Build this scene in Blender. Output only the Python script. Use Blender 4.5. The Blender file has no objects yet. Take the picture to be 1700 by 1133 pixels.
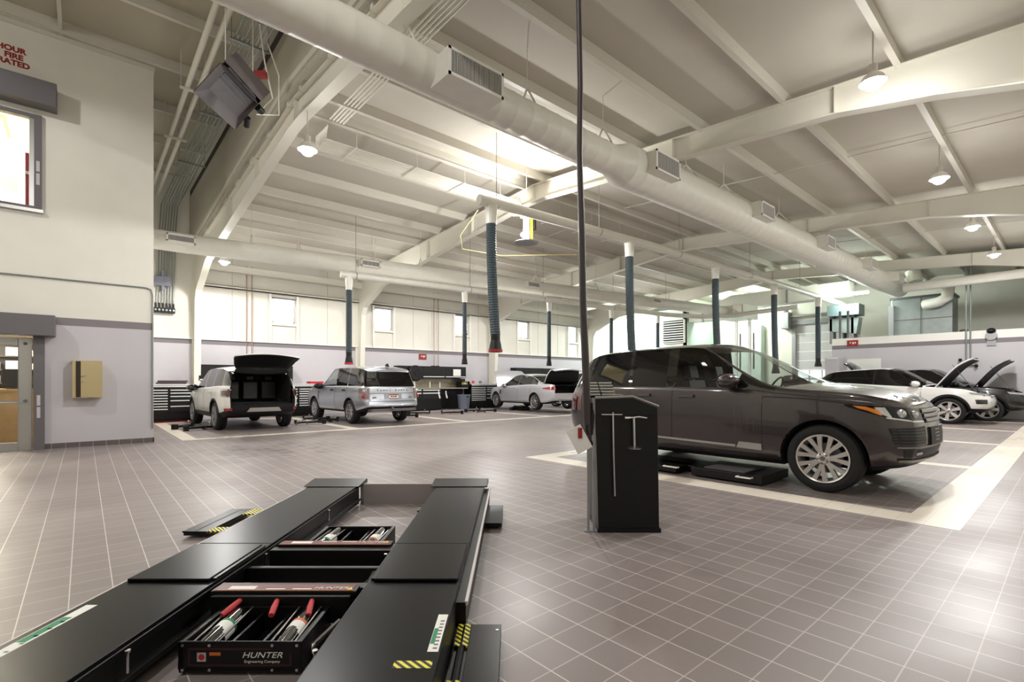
import bpy, bmesh, math, random
from mathutils import Vector, Matrix
from mathutils.bvhtree import BVHTree
random.seed(7)
SC = bpy.context.scene
COL = SC.collection
PI = math.pi
# ------------------------------------------------------------------ camera, world, exposure
TH = math.radians(49.025)                       # the lens axis, measured from the building's long axis (+X)
FW = Vector((math.cos(TH), math.sin(TH), 0)); RT = Vector((math.sin(TH), -math.cos(TH), 0))
cam_d = bpy.data.cameras.new('camera'); cam = bpy.data.objects.new('camera', cam_d); COL.objects.link(cam)
cam.location = (0, 0, 1.31); cam.rotation_euler = (PI/2, 0, TH - PI/2)
cam_d.sensor_width = 36; cam_d.lens = 36*818/1700; cam_d.shift_y = 68.5/1700; cam_d.clip_start = .05; cam_d.clip_end = 200
SC.camera = cam
SC.view_settings.view_transform = 'Standard'; SC.view_settings.look = 'None'
SC.view_settings.gamma = 1; SC.view_settings.use_curve_mapping = False
SC.view_settings.exposure = 0.48
SC.cycles.use_denoising = True; SC.cycles.max_bounces = 8; SC.cycles.diffuse_bounces = 4; SC.cycles.glossy_bounces = 4
SC.cycles.transparent_max_bounces = 12; SC.cycles.sample_clamp_indirect = 6
SC.cycles.caustics_reflective = False; SC.cycles.caustics_refractive = False
wd = bpy.data.worlds.new('daylight'); SC.world = wd; wd.use_nodes = True
wn = wd.node_tree.nodes; bg = wn['Background']
bg.inputs[0].default_value = (.94, .97, 1, 1)           # bright overcast daylight outside the windows
bg.inputs[1].default_value = 2.2
LAMP_W = 330; LAMP_UP = 34
# ------------------------------------------------------------------ materials
MATS = {}
def srgb(*c):
    return tuple(((v/255)/12.92 if v <= 10 else (((v/255)+.055)/1.055)**2.4) for v in c)
def mat(name, col, rough=.6, metal=0., coat=0., spec=.5, emit=None, es=0., noise=0., nscale=20., bump=0., trans=None):
    if name in MATS: return MATS[name]
    m = bpy.data.materials.new(name); m.use_nodes = True; MATS[name] = m
    nt = m.node_tree; b = nt.nodes['Principled BSDF']; m.diffuse_color = (*col, 1)
    b.inputs['Base Color'].default_value = (*col, 1); b.inputs['Roughness'].default_value = rough
    b.inputs['Metallic'].default_value = metal; b.inputs['Coat Weight'].default_value = coat
    b.inputs['Coat Roughness'].default_value = .04; b.inputs['Specular IOR Level'].default_value = spec
    if emit: b.inputs['Emission Color'].default_value = (*emit, 1); b.inputs['Emission Strength'].default_value = es
    if noise or bump:
        tc = nt.nodes.new('ShaderNodeTexCoord'); n = nt.nodes.new('ShaderNodeTexNoise'); n.inputs['Scale'].default_value = nscale
        n.inputs['Detail'].default_value = 5; nt.links.new(tc.outputs['Object'], n.inputs['Vector'])
        if noise:
            mx = nt.nodes.new('ShaderNodeMapRange'); mx.inputs[1].default_value = .3; mx.inputs[2].default_value = .7
            mx.inputs[3].default_value = 1-noise; mx.inputs[4].default_value = 1+noise*.5
            mu = nt.nodes.new('ShaderNodeVectorMath'); mu.operation = 'SCALE'; mu.inputs[0].default_value = col
            nt.links.new(n.outputs['Fac'], mx.inputs[0]); nt.links.new(mx.outputs[0], mu.inputs['Scale']); nt.links.new(mu.outputs[0], b.inputs['Base Color'])
        if bump:
            bp = nt.nodes.new('ShaderNodeBump'); bp.inputs['Strength'].default_value = bump; bp.inputs['Distance'].default_value = .02
            nt.links.new(n.outputs['Fac'], bp.inputs['Height']); nt.links.new(bp.outputs[0], b.inputs['Normal'])
    if trans is not None:                       # thin clear pane: see-through with a mirror-like gloss at grazing angles
        out = nt.nodes['Material Output']; nt.nodes.remove(b)
        t = nt.nodes.new('ShaderNodeBsdfTransparent'); t.inputs[0].default_value = (*trans, 1)
        g = nt.nodes.new('ShaderNodeBsdfGlossy'); g.inputs['Roughness'].default_value = .02
        f = nt.nodes.new('ShaderNodeFresnel'); ge = nt.nodes.new('ShaderNodeNewGeometry'); io = nt.nodes.new('ShaderNodeMapRange')   # same gloss on both faces of the sheet
        io.inputs[3].default_value = 1.5; io.inputs[4].default_value = 1/1.5; nt.links.new(ge.outputs['Backfacing'], io.inputs[0]); nt.links.new(io.outputs[0], f.inputs[0])
        mx = nt.nodes.new('ShaderNodeMixShader'); nt.links.new(f.outputs[0], mx.inputs[0])
        nt.links.new(t.outputs[0], mx.inputs[1]); nt.links.new(g.outputs[0], mx.inputs[2]); nt.links.new(mx.outputs[0], out.inputs[0])
    return m
def stripes(name, ca, cb, scale, axis=(1, 1, 0), rough=.5, duty=.5):   # two-colour hazard stripes
    if name in MATS: return MATS[name]
    m = mat(name, ca, rough); nt = m.node_tree; b = nt.nodes['Principled BSDF']
    tc = nt.nodes.new('ShaderNodeTexCoord'); d = nt.nodes.new('ShaderNodeVectorMath'); d.operation = 'DOT_PRODUCT'
    d.inputs[1].default_value = tuple(a*scale for a in axis); nt.links.new(tc.outputs['Object'], d.inputs[0])
    fr = nt.nodes.new('ShaderNodeMath'); fr.operation = 'FRACT'; nt.links.new(d.outputs['Value'], fr.inputs[0])
    gt = nt.nodes.new('ShaderNodeMath'); gt.operation = 'GREATER_THAN'; gt.inputs[1].default_value = duty; nt.links.new(fr.outputs[0], gt.inputs[0])
    mx = nt.nodes.new('ShaderNodeMixRGB'); mx.inputs[1].default_value = (*ca, 1); mx.inputs[2].default_value = (*cb, 1)
    nt.links.new(gt.outputs[0], mx.inputs[0]); nt.links.new(mx.outputs[0], b.inputs['Base Color'])
    return m
def grid_mat(name, col, grout, pitch, off=(0, 0), gw=.004, rough=.35, axes=('X', 'Y'), var=.1, stain=False, weak=1.):
    if name in MATS: return MATS[name]
    m = mat(name, col, rough); nt = m.node_tree; N = nt.nodes.new; L = nt.links.new; b = nt.nodes['Principled BSDF']
    ge = N('ShaderNodeNewGeometry'); sp = N('ShaderNodeSeparateXYZ'); L(ge.outputs['Position'], sp.inputs[0])
    def math_(op, a, v=None, v2=None):
        n = N('ShaderNodeMath'); n.operation = op
        for i, q in enumerate((a, v, v2)):
            if q is None: continue
            if hasattr(q, 'links') or hasattr(q, 'is_linked'): L(q, n.inputs[i])
            else: n.inputs[i].default_value = q
        return n.outputs[0]
    lines = []; cells = []
    for ax, o, wk in zip(axes, off, (1., weak)):
        a = math_('DIVIDE', math_('ADD', sp.outputs[ax], o+200*pitch), pitch)
        cells.append(math_('FLOOR', a)); fr = math_('FRACT', a)
        l = math_('LESS_THAN', fr, gw/pitch); lines.append(math_('MULTIPLY', l, wk))
    line = math_('MAXIMUM', lines[0], lines[1])
    cb = N('ShaderNodeCombineXYZ'); L(cells[0], cb.inputs[0]); L(cells[1], cb.inputs[1])
    wnz = N('ShaderNodeTexWhiteNoise'); L(cb.outputs[0], wnz.inputs['Vector'])
    nz = N('ShaderNodeTexNoise'); nz.inputs['Scale'].default_value = .6; nz.inputs['Detail'].default_value = 4; L(ge.outputs['Position'], nz.inputs['Vector'])
    fine = N('ShaderNodeTexNoise'); fine.inputs['Scale'].default_value = 160; fine.inputs['Detail'].default_value = 2; L(ge.outputs['Position'], fine.inputs['Vector'])
    v = math_('ADD', math_('MULTIPLY', wnz.outputs['Value'], var), math_('MULTIPLY', nz.outputs['Fac'], var*1.6))
    v = math_('ADD', math_('ADD', v, math_('MULTIPLY', fine.outputs['Fac'], .25)), 1-var*1.3-.125)
    sc = N('ShaderNodeVectorMath'); sc.operation = 'SCALE'; sc.inputs[0].default_value = col; L(v, sc.inputs['Scale'])
    colr = sc.outputs[0]
    if stain:      # old oil marks and scuffs on the tiles where the cars turn in
        mp = N('ShaderNodeMapping'); mp.inputs['Location'].default_value = (-2.75, -10.3, 0); L(ge.outputs['Position'], mp.inputs['Vector'])
        ln = N('ShaderNodeVectorMath'); ln.operation = 'LENGTH'; L(mp.outputs[0], ln.inputs[0])
        near = N('ShaderNodeMapRange'); near.inputs[1].default_value = .7; near.inputs[2].default_value = 1.7; near.inputs[3].default_value = 1; near.inputs[4].default_value = 0
        L(ln.outputs['Value'], near.inputs[0])
        s2 = N('ShaderNodeTexNoise'); s2.inputs['Scale'].default_value = 3.2; s2.inputs['Detail'].default_value = 3
        st = N('ShaderNodeMapping'); st.inputs['Scale'].default_value = (.6, 2.2, 1); L(ge.outputs['Position'], st.inputs['Vector']); L(st.outputs[0], s2.inputs['Vector'])
        sp2 = N('ShaderNodeMapRange'); sp2.inputs[1].default_value = .57; sp2.inputs[2].default_value = .62; L(s2.outputs['Fac'], sp2.inputs[0])
        k = math_('MULTIPLY', sp2.outputs[0], near.outputs[0])
        mx = N('ShaderNodeMixRGB'); mx.inputs[2].default_value = (.035, .03, .028, 1); L(k, mx.inputs[0]); L(colr, mx.inputs[1]); colr = mx.outputs[0]
    mg = N('ShaderNodeMixRGB'); mg.inputs[2].default_value = (*grout, 1); L(line, mg.inputs[0]); L(colr, mg.inputs[1]); L(mg.outputs[0], b.inputs['Base Color'])
    bp = N('ShaderNodeBump'); bp.inputs['Strength'].default_value = .12; bp.inputs['Distance'].default_value = .004; bp.invert = True
    L(line, bp.inputs['Height']); L(bp.outputs[0], b.inputs['Normal'])
    rg = N('ShaderNodeMapRange'); rg.inputs[1].default_value = .35; rg.inputs[2].default_value = .7; rg.inputs[3].default_value = rough-.08; rg.inputs[4].default_value = rough+.12
    L(nz.outputs['Fac'], rg.inputs[0]); L(rg.outputs[0], b.inputs['Roughness'])
    return m
CREAM = mat('cream_wall_paint', srgb(230, 227, 217), .7, noise=.04, nscale=1.5)
LILAC = mat('pale_grey_wall_paint', srgb(198, 195, 200), .6, noise=.03, nscale=1.5)
BAND = mat('grey_band_paint', srgb(128, 122, 126), .6)
STEEL = mat('cream_steel_paint', srgb(226, 223, 211), .45)
PURLIN = mat('cream_purlin_paint', srgb(214, 210, 199), .5)
ROOF = mat('roof_insulation_facing', srgb(200, 195, 183), .75, noise=.06, nscale=.8)
ROOFD = mat('left_roof_facing', srgb(190, 184, 164), .75, noise=.06, nscale=.8)
DUCT = mat('duct_paint', srgb(232, 230, 221), .4, noise=.03, nscale=6)
WHITE = mat('white_paint', srgb(238, 236, 230), .45)
GREY = mat('dark_grey_metal', srgb(104, 101, 104), .45)
MGREY = mat('mid_grey_metal', srgb(150, 150, 152), .4, metal=.3)
ALU = mat('brushed_aluminium', srgb(186, 186, 184), .32, metal=.9)
CHROME = mat('chrome', (.85, .85, .86), .12, metal=1)
BLACK = mat('black_powder_coat', srgb(12, 12, 13), .38, spec=.35)
SATIN = mat('black_satin_plate', srgb(10, 10, 12), .3, spec=.14, noise=.15, nscale=3)
RUBBER = mat('black_rubber', srgb(22, 22, 23), .75)
PLASTIC = mat('black_plastic', srgb(16, 16, 18), .5, spec=.35)
HOSE = mat('dark_green_grey_hose', srgb(62, 74, 80), .55)
RED = mat('red_plastic', srgb(196, 34, 48), .4)
DRED = mat('dark_red_paint', srgb(150, 34, 34), .5)
YEL = mat('yellow_plastic', srgb(236, 208, 60), .45)
GALV = mat('galvanised_steel', srgb(150, 158, 156), .4, metal=.6, noise=.1, nscale=4)
HAZ = stripes('hazard_tape', srgb(236, 226, 60), srgb(18, 18, 18), 27, (1, 1, 0))
PAPER = mat('white_paper', srgb(240, 240, 236), .7)
GREENP = mat('green_print', srgb(40, 140, 96), .6)
WOOD = mat('light_oak', srgb(228, 190, 132), .5, noise=.15, nscale=6)
TAN = mat('tan_enamel', srgb(182, 166, 124), .45)
CLEAR = mat('clear_glass', (1, 1, 1), trans=(.93, .95, .94))
TINT = mat('tinted_car_glass', srgb(14, 14, 15), .04, spec=.5)
CARGL = mat('clear_car_glass', (1, 1, 1), trans=(.72, .76, .74))
# ------------------------------------------------------------------ mesh collector
class MB:
    def __init__(s): s.v = []; s.f = []; s.m = []; s.M = Matrix.Identity(4); s.mi = 0
    def at(s, M): s.M = M; return s
    def add(s, vs, fs):
        o = len(s.v); s.v += [tuple(s.M @ Vector(p)) for p in vs]
        for f in fs: s.f.append(tuple(i+o for i in f)); s.m.append(s.mi)
        return s
    def box(s, lo, hi):
        x0, y0, z0 = lo; x1, y1, z1 = hi
        return s.add([(x0,y0,z0),(x1,y0,z0),(x1,y1,z0),(x0,y1,z0),(x0,y0,z1),(x1,y0,z1),(x1,y1,z1),(x0,y1,z1)],
                     [(0,3,2,1),(4,5,6,7),(0,1,5,4),(1,2,6,5),(2,3,7,6),(3,0,4,7)])
    def cbox(s, c, sz): return s.box([c[i]-sz[i]/2 for i in range(3)], [c[i]+sz[i]/2 for i in range(3)])
    def cyl(s, p0, p1, r, n=16, r2=None, caps=True):
        p0 = Vector(p0); p1 = Vector(p1); r2 = r if r2 is None else r2
        d = (p1-p0).normalized(); a = d.orthogonal().normalized(); b = d.cross(a)
        vs = []
        for p, q in ((p0, r), (p1, r2)):
            for k in range(n):
                t = 2*PI*k/n; vs.append(p+(a*math.cos(t)+b*math.sin(t))*q)
        fs = [(k, (k+1) % n, n+(k+1) % n, n+k) for k in range(n)]
        if caps: fs += [tuple(range(n))[::-1], tuple(range(n, 2*n))]
        return s.add(vs, fs)
    def tube(s, pts, r, n=10, caps=True):
        pts = [Vector(p) for p in pts]; rs = r if isinstance(r, (list, tuple)) else [r]*len(pts)
        vs = []; a = None
        for i, p in enumerate(pts):
            d = (pts[min(i+1, len(pts)-1)]-pts[max(i-1, 0)]).normalized()
            a = d.orthogonal().normalized() if a is None else (a-d*a.dot(d)).normalized()
            b = d.cross(a)
            for k in range(n):
                t = 2*PI*k/n; vs.append(p+(a*math.cos(t)+b*math.sin(t))*rs[i])
        fs = []
        for i in range(len(pts)-1):
            for k in range(n): fs.append((i*n+k, i*n+(k+1) % n, (i+1)*n+(k+1) % n, (i+1)*n+k))
        if caps: fs += [tuple(range(n))[::-1], tuple(range((len(pts)-1)*n, len(pts)*n))]
        return s.add(vs, fs)
    def lathe(s, prof, n=24, axis='Z', close=False):   # prof: (radius, height)
        vs = []
        for r, h in prof:
            for k in range(n):
                t = 2*PI*k/n; c, q = r*math.cos(t), r*math.sin(t)
                vs.append((c, q, h) if axis == 'Z' else ((h, c, q) if axis == 'X' else (q, h, c)))
        fs = []; m = len(prof)
        for i in range(m if close else m-1):
            j = (i+1) % m
            for k in range(n): fs.append((i*n+k, i*n+(k+1) % n, j*n+(k+1) % n, j*n+k))
        return s.add(vs, fs)
    def prism(s, poly, t0, t1, plane='XZ'):            # 2-D outline extruded along the third axis
        def P(a, b, t): return {'XZ': (a, t, b), 'YZ': (t, a, b), 'XY': (a, b, t)}[plane]
        n = len(poly); vs = [P(a, b, t0) for a, b in poly]+[P(a, b, t1) for a, b in poly]
        return s.add(vs, [tuple(range(n))[::-1], tuple(range(n, 2*n))]+[(k, (k+1) % n, n+(k+1) % n, n+k) for k in range(n)])
    def ball(s, c, r, n=12, sz=1.):
        vs = []; fs = []; h = n//2
        for i in range(h+1):
            p = PI*i/h
            for k in range(n):
                t = 2*PI*k/n; vs.append((c[0]+r*math.sin(p)*math.cos(t), c[1]+r*math.sin(p)*math.sin(t), c[2]+r*sz*math.cos(p)))
        for i in range(h):
            for k in range(n): fs.append((i*n+k, (i+1)*n+k, (i+1)*n+(k+1) % n, i*n+(k+1) % n))
        return s.add(vs, fs)
    def build(s, name, m, parent=None, smooth=None, bevel=0., label=None, split=False):
        if split:                               # every loose piece becomes an object of its own
            p = list(range(len(s.v)))
            def root(i):
                while p[i] != i: p[i] = p[p[i]]; i = p[i]
                return i
            for f in s.f:
                for q in f[1:]: p[root(q)] = root(f[0])
            G = {}
            for f in s.f: G.setdefault(root(f[0]), []).append(f)
            out = None
            for fs in G.values():
                b = MB(); ix = {}
                for f in fs:
                    for q in f:
                        if q not in ix: ix[q] = len(b.v); b.v.append(s.v[q])
                    b.f.append(tuple(ix[q] for q in f)); b.m.append(0)
                o = b.build(name, m, parent, smooth, bevel, label); out = out or o
            return out
        me = bpy.data.meshes.new(name); me.from_pydata(s.v, [], s.f)
        for q in (m if isinstance(m, (list, tuple)) else [m]): me.materials.append(q)
        for p, k in zip(me.polygons, s.m): p.material_index = k
        b = bmesh.new(); b.from_mesh(me); bmesh.ops.remove_doubles(b, verts=b.verts, dist=1e-5); bmesh.ops.recalc_face_normals(b, faces=b.faces); b.to_mesh(me); b.free()
        if smooth is not None:
            me.polygons.foreach_set('use_smooth', [True]*len(me.polygons)); me.set_sharp_from_angle(angle=math.radians(smooth))
        o = bpy.data.objects.new(name, me); COL.objects.link(o)
        if parent: o.parent = parent
        if bevel:
            q = o.modifiers.new('bevel', 'BEVEL'); q.width = bevel; q.segments = 2; q.limit_method = 'ANGLE'
        if label: o['label'] = label
        return o
def tag(o, label, cat, group=None, kind=None):
    o['label'] = label; o['category'] = cat
    if group: o['group'] = group
    if kind: o['kind'] = kind
    return o
def thing(name, label, cat, loc=(0, 0, 0), rz=0., group=None):
    o = bpy.data.objects.new(name, None); COL.objects.link(o); o.empty_display_size = .1
    o.location = loc; o.rotation_euler = (0, 0, rz); return tag(o, label, cat, group)
def struct(o, label=None, cat=None):
    o['kind'] = 'structure'
    if label: o['label'] = label
    if cat: o['category'] = cat
    return o
def dup(root, loc, rz=None, label=None):
    def cp(o, par):
        c = o.copy(); COL.objects.link(c); c.parent = par
        for ch in list(o.children): cp(ch, c)
        return c
    c = cp(root, None); c.location = loc
    if rz is not None: c.rotation_euler = (0, 0, rz)
    if label: c['label'] = label
    return c
def text(body, size, M, m, parent=None, name='lettering', ext=.001, align='CENTER', shear=0., sx=1., bold=0.):
    cu = bpy.data.curves.new(name, 'FONT'); cu.body = body; cu.size = size; cu.extrude = ext; cu.align_x = align; cu.align_y = 'CENTER'; cu.shear = shear; cu.offset = bold
    tmp = bpy.data.objects.new('tmp_text', cu); COL.objects.link(tmp)
    dg = bpy.context.evaluated_depsgraph_get(); me = bpy.data.meshes.new_from_object(tmp.evaluated_get(dg)); bpy.data.objects.remove(tmp); bpy.data.curves.remove(cu)
    me.materials.clear(); me.materials.append(m); o = bpy.data.objects.new(name, me); COL.objects.link(o)
    if parent: o.parent = parent
    o.matrix_local = M @ Matrix.Diagonal((sx, 1, 1, 1)); return o
def frame3(o, ex, ey, ez): # matrix from origin and three axes
    return Matrix(((ex[0], ey[0], ez[0], o[0]), (ex[1], ey[1], ez[1], o[1]), (ex[2], ey[2], ez[2], o[2]), (0, 0, 0, 1)))
# ------------------------------------------------------------------ building shell (structure)
XE = 30.; YL = 20.4; YR = -2.4; XW = -8.; X1 = 2.75
TILE = grid_mat('floor_tiles', srgb(135, 125, 123), srgb(204, 196, 191), .2085, (.28, .10), .006, .42, ('X', 'Y'), .10, True, .55)
TILEW = grid_mat('cream_floor_tiles', srgb(226, 217, 202), srgb(190, 180, 168), .2085, (.28, .10), .004, .34, ('X', 'Y'), .05)
TILEB = grid_mat('base_tiles', srgb(100, 92, 92), srgb(190, 184, 180), .2085, (.28, .28), .005, .4, ('X', 'X'), .06)
o = struct(MB().box((XW, YR, -.2), (XE, YL+.2, 0)).build('floor', TILE))
def inlay(x0, y0, x1, y1):
    struct(MB().box((x0, y0, -.02), (x1, y1, .0022)).build('trim_%d' % inlay.n, TILEW)); inlay.n += 1
inlay.n = 1
# cream bay markings along the window wall
inlay(1.66, 13.15, 21.5, 13.45); inlay(1.66, 13.45, 1.97, 19.0); inlay(1.66, 19.0, 21.5, 19.3)
for x in (5.62, 9.5, 13.4, 17.4): inlay(x, 13.45, x+.3, 19.0)
# cream bay markings on the right
inlay(5.82, .69, 26, 1.1); inlay(5.82, 1.1, 6.23, 6.0); inlay(5.82, 6.0, 26, 6.35)
for x in (10.1, 14.3, 18.5, 22.6): inlay(x, 1.1, x+.3, 6.0)
def wall(name, plane, at, th, a0, a1, z0, z1, m, holes=(), kind=True):
    """a wall slab along X ('X': faces Y=at) or along Y, cut by rectangular holes (a0,a1,z0,z1)"""
    mb = MB(); aa = sorted({a0, a1, *[h[0] for h in holes], *[h[1] for h in holes]}); zz = sorted({z0, z1, *[h[2] for h in holes], *[h[3] for h in holes]})
    aa = [a for a in aa if a0 <= a <= a1]; zz = [z for z in zz if z0 <= z <= z1]
    for i in range(len(aa)-1):
        for k in range(len(zz)-1):
            ca, cz = (aa[i]+aa[i+1])/2, (zz[k]+zz[k+1])/2
            if any(h[0] < ca < h[1] and h[2] < cz < h[3] for h in holes): continue
            lo = (aa[i], min(at, at+th), zz[k]) if plane == 'X' else (min(at, at+th), aa[i], zz[k])
            hi = (aa[i+1], max(at, at+th), zz[k+1]) if plane == 'X' else (max(at, at+th), aa[i+1], zz[k+1])
            mb.box(lo, hi)
    o = mb.build(name, m)
    return struct(o) if kind else o
# --- window wall
WIN = [(5.48, 6.3, 3.63, 4.6), (9.69, 10.5, 3.66, 4.62), (13.95, 14.75, 3.72, 4.68), (18.15, 18.95, 3.76, 4.7), (22.25, 23.05, 3.78, 4.74)]
wall('wall_left_lower', 'X', YL, .2, X1-1.6, XE, 0, 2.66, LILAC)
wall('wall_left_band', 'X', YL-.004, .2, X1-1.6, XE, 2.66, 2.82, BAND)
wall('wall_left_upper', 'X', YL, .2, X1-1.6, XE, 2.82, 6.3, CREAM, WIN)
wall('wall_left_gable', 'X', YL, .2, X1-1.6, X1+.1, 6.3, 8.5, CREAM)
struct(MB().box((1.15, YL-.07, 2.82), (XE, YL, 2.87)).build('trim_ledge', WHITE))
seam = MB()
for x in (4.1, 7.6, 11.6, 15.4, 19.7, 21.3): seam.box((x, YL-.006, 2.88), (x+.012, YL, 5.9))
struct(seam.build('trim_panel_seams', mat('seam_grey', srgb(176, 170, 152), .7)))
gx = [X1+.3, 5.33]+[v for w in WIN for v in (w[0]-.0, w[1]+.0)][2:]
g = MB(); g.box((3.1, YL-.16, 4.70), (25, YL, 4.74)); g.box((3.1, YL-.16, 4.70), (25, YL-.15, 4.82)); g.box((3.1, YL-.16, 4.80), (25, YL, 4.82))
struct(g.build('trim_girt', CREAM))
for i, w in enumerate(WIN):
    m = MB()
    for x in (w[0]-.13, w[1]+.05): m.box((x, YL-.1, 2.87), (x+.08, YL, 4.70))
    m.box((w[0]-.05, YL-.1, w[2]-.12), (w[1]+.05, YL, w[2]-.05))
    struct(m.build('trim_window_%d' % (i+1), WHITE))
    f = MB()
    for lo, hi in (((w[0], YL+.04, w[2]), (w[0]+.05, YL+.1, w[3])), ((w[1]-.05, YL+.04, w[2]), (w[1], YL+.1, w[3])),
                   ((w[0], YL+.04, w[2]), (w[1], YL+.1, w[2]+.05)), ((w[0], YL+.04, w[3]-.05), (w[1], YL+.1, w[3]))): f.box(lo, hi)
    win = struct(f.build('window_%d' % (i+1), ALU))
    MB().box((w[0]+.05, YL+.065, w[2]+.05), (w[1]-.05, YL+.075, w[3]-.05)).build('pane', CLEAR, win)
    MB().box((w[0]-.02, YL-.05, w[3]-.05), (w[1]+.02, YL+.03, w[3]+.0)).build('blind_box', GREY, win)
# --- walls the camera sees little of
wall('wall_right', 'X', YR, -.2, XW, XE, 0, 8.6, CREAM)
wall('wall_back', 'Y', XW, -.2, YR, 13.4, 0, 8.6, CREAM)
# --- far end wall with its roller door
DOOR = (7.75, 10.35, 0, 4.5)
wall('wall_far', 'Y', XE, .2, YR, YL, 0, 6.5, CREAM, [DOOR])
d = MB()
for k in range(9): d.box((XE+.05, 7.75, k*.5+.008), (XE+.1, 10.35, k*.5+.5))
door = struct(d.build('door_1', mat('door_panel_white', srgb(214, 212, 212), .5)))
gl = MB()
for k in range(4): gl.box((XE+.04, 7.9+k*.62, 1.05), (XE+.052, 8.42+k*.62, 1.45)); gl.box((XE+.04, 7.9+k*.62, 1.55), (XE+.052, 8.42+k*.62, 1.95))
gl.build('door_glazing', mat('daylit_glazing', (.9, .95, 1), .1, emit=(.9, .95, 1), es=1.6), door)
fr = MB(); fr.box((XE-.1, 7.55, 0), (XE, 7.75, 4.7)); fr.box((XE-.1, 10.35, 0), (XE, 10.55, 4.7)); fr.box((XE-.12, 7.55, 4.5), (XE, 10.55, 4.75))
struct(fr.build('trim_door_frame', MGREY))
# --- low partition on the right with the mezzanine behind it
XP = 25.
wall('wall_partition_lower', 'Y', XP, .2, YR, 7.18, 0, 2.75, LILAC)
wall('wall_partition_band', 'Y', XP-.004, .2, YR, 7.18, 2.75, 2.92, BAND)
wall('wall_partition_top', 'Y', XP, .2, YR, 7.18, 2.92, 3.22, WHITE)
struct(MB().box((XP+.2, YR, 2.9), (XE, 7.18, 3.1)).build('floor_mezzanine', GREY))
# --- white plant room in the far left corner
wall('wall_plant_room_front', 'Y', 26.2, .15, 14.9, YL, 0, 5.6, mat('plant_room_white', srgb(222, 230, 226), .5))
wall('wall_plant_room_side', 'X', 14.9, .15, 26.2, XE, 0, 5.6, mat('plant_room_green', srgb(196, 214, 202), .5))
# --- roofs
RZ = 6.45; RY = 9.3
def top(y): return RZ-(.058*(y-RY) if y > RY else .077*(RY-y))
r = MB()
for (ya, yb) in ((RY, YL+.2), (YR-.2, RY)):
    r.add([(X1, ya, top(ya)+.2), (XE+.2, ya, top(ya)+.2), (XE+.2, yb, top(yb)+.2), (X1, yb, top(yb)+.2),
           (X1, ya, top(ya)+.3), (XE+.2, ya, top(ya)+.3), (XE+.2, yb, top(yb)+.3), (X1, yb, top(yb)+.3)],
          [(0,3,2,1),(4,5,6,7),(0,1,5,4),(1,2,6,5),(2,3,7,6),(3,0,4,7)])
struct(r.build('ceiling', ROOF))
struct(MB().box((XW, YR-.2, 8.42), (X1+.2, YL+.2, 8.5)).build('ceiling_left_bay', ROOFD))
# the step in the roof between the tall left bay and the low hall
st = MB(); st.prism([(YR, top(YR)+.1), (RY, RZ+.1), (YL, top(YL)+.1), (YL, 7.75), (YR, 7.75)], X1+.03, X1+.1, 'YZ')
struct(st.build('wall_roof_step', mat('step_grey', srgb(176, 172, 158), .6)))
struct(MB().box((X1-.06, YR, 8.0), (X1+.14, YL, 8.42)).build('trim_eave_beam', PURLIN))
struct(MB().box((X1+.05, YR, 7.7), (X1+.12, YL, 8.05)).build('trim_gap_shade', mat('gap_shade_paint', srgb(58, 50, 50), .8)))  # solid dark strip; the slit's shade is put into its colour
# --- rigid frames: tapered web, flanges, stiffeners
INN = [(YL-.36, 0), (YL-.62, 4.15), (YL-.8, 4.45), (17.9, 5.15), (14.6, 5.52), (12.0, 5.78), (9.6, 6.02), (9.0, 6.02), (7.0, 5.86), (5.3, 5.74), (2.5, 5.5), (1.3, 5.26), (.4, 5.02), (-1.2, 4.4), (-1.4, 4.2), (-1.75, 0)]
def steel_frame(x):
    mb = MB(); out = [(YL-.02, 0), (YL-.02, top(YL)), (RY, RZ), (YR+.02, top(YR)), (YR+.02, 0)]
    poly = out+INN[::-1]; mb.prism(poly, x-.008, x+.008, 'YZ')
    def flange(pts, w, t):
        for (a, b) in zip(pts[:-1], pts[1:]):
            p, q = Vector((x, a[0], a[1])), Vector((x, b[0], b[1])); u = (q-p).normalized(); n = Vector((0, -u.z, u.y))
            vs = []
            for s in (p-u*.004, q+u*.004):
                for dx, dn in ((-w/2, -t/2), (w/2, -t/2), (w/2, t/2), (-w/2, t/2)): vs.append(s+Vector((dx, 0, 0))+n*dn)
            mb.add(vs, [(0,3,2,1),(4,5,6,7),(0,1,5,4),(1,2,6,5),(2,3,7,6),(3,0,4,7)])
    flange(INN, .2, .016); flange(out, .2, .014)
    for ys in (17.9, 14.6, 12.0, 9.3, 5.3, 2.5, .4):
        zi = next(a[1]+(b[1]-a[1])*(ys-a[0])/(b[0]-a[0]) for a, b in zip(INN[:-1], INN[1:]) if b[0] <= ys <= a[0])
        mb.box((x-.095, ys-.006, zi), (x+.095, ys+.006, top(ys)))
    return struct(mb.build('steel_frame', STEEL), 'cream tapered steel roof frame', None)
FX = (2.95, 8.9, 16.2, 24.)
for x in FX: steel_frame(x)
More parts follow.
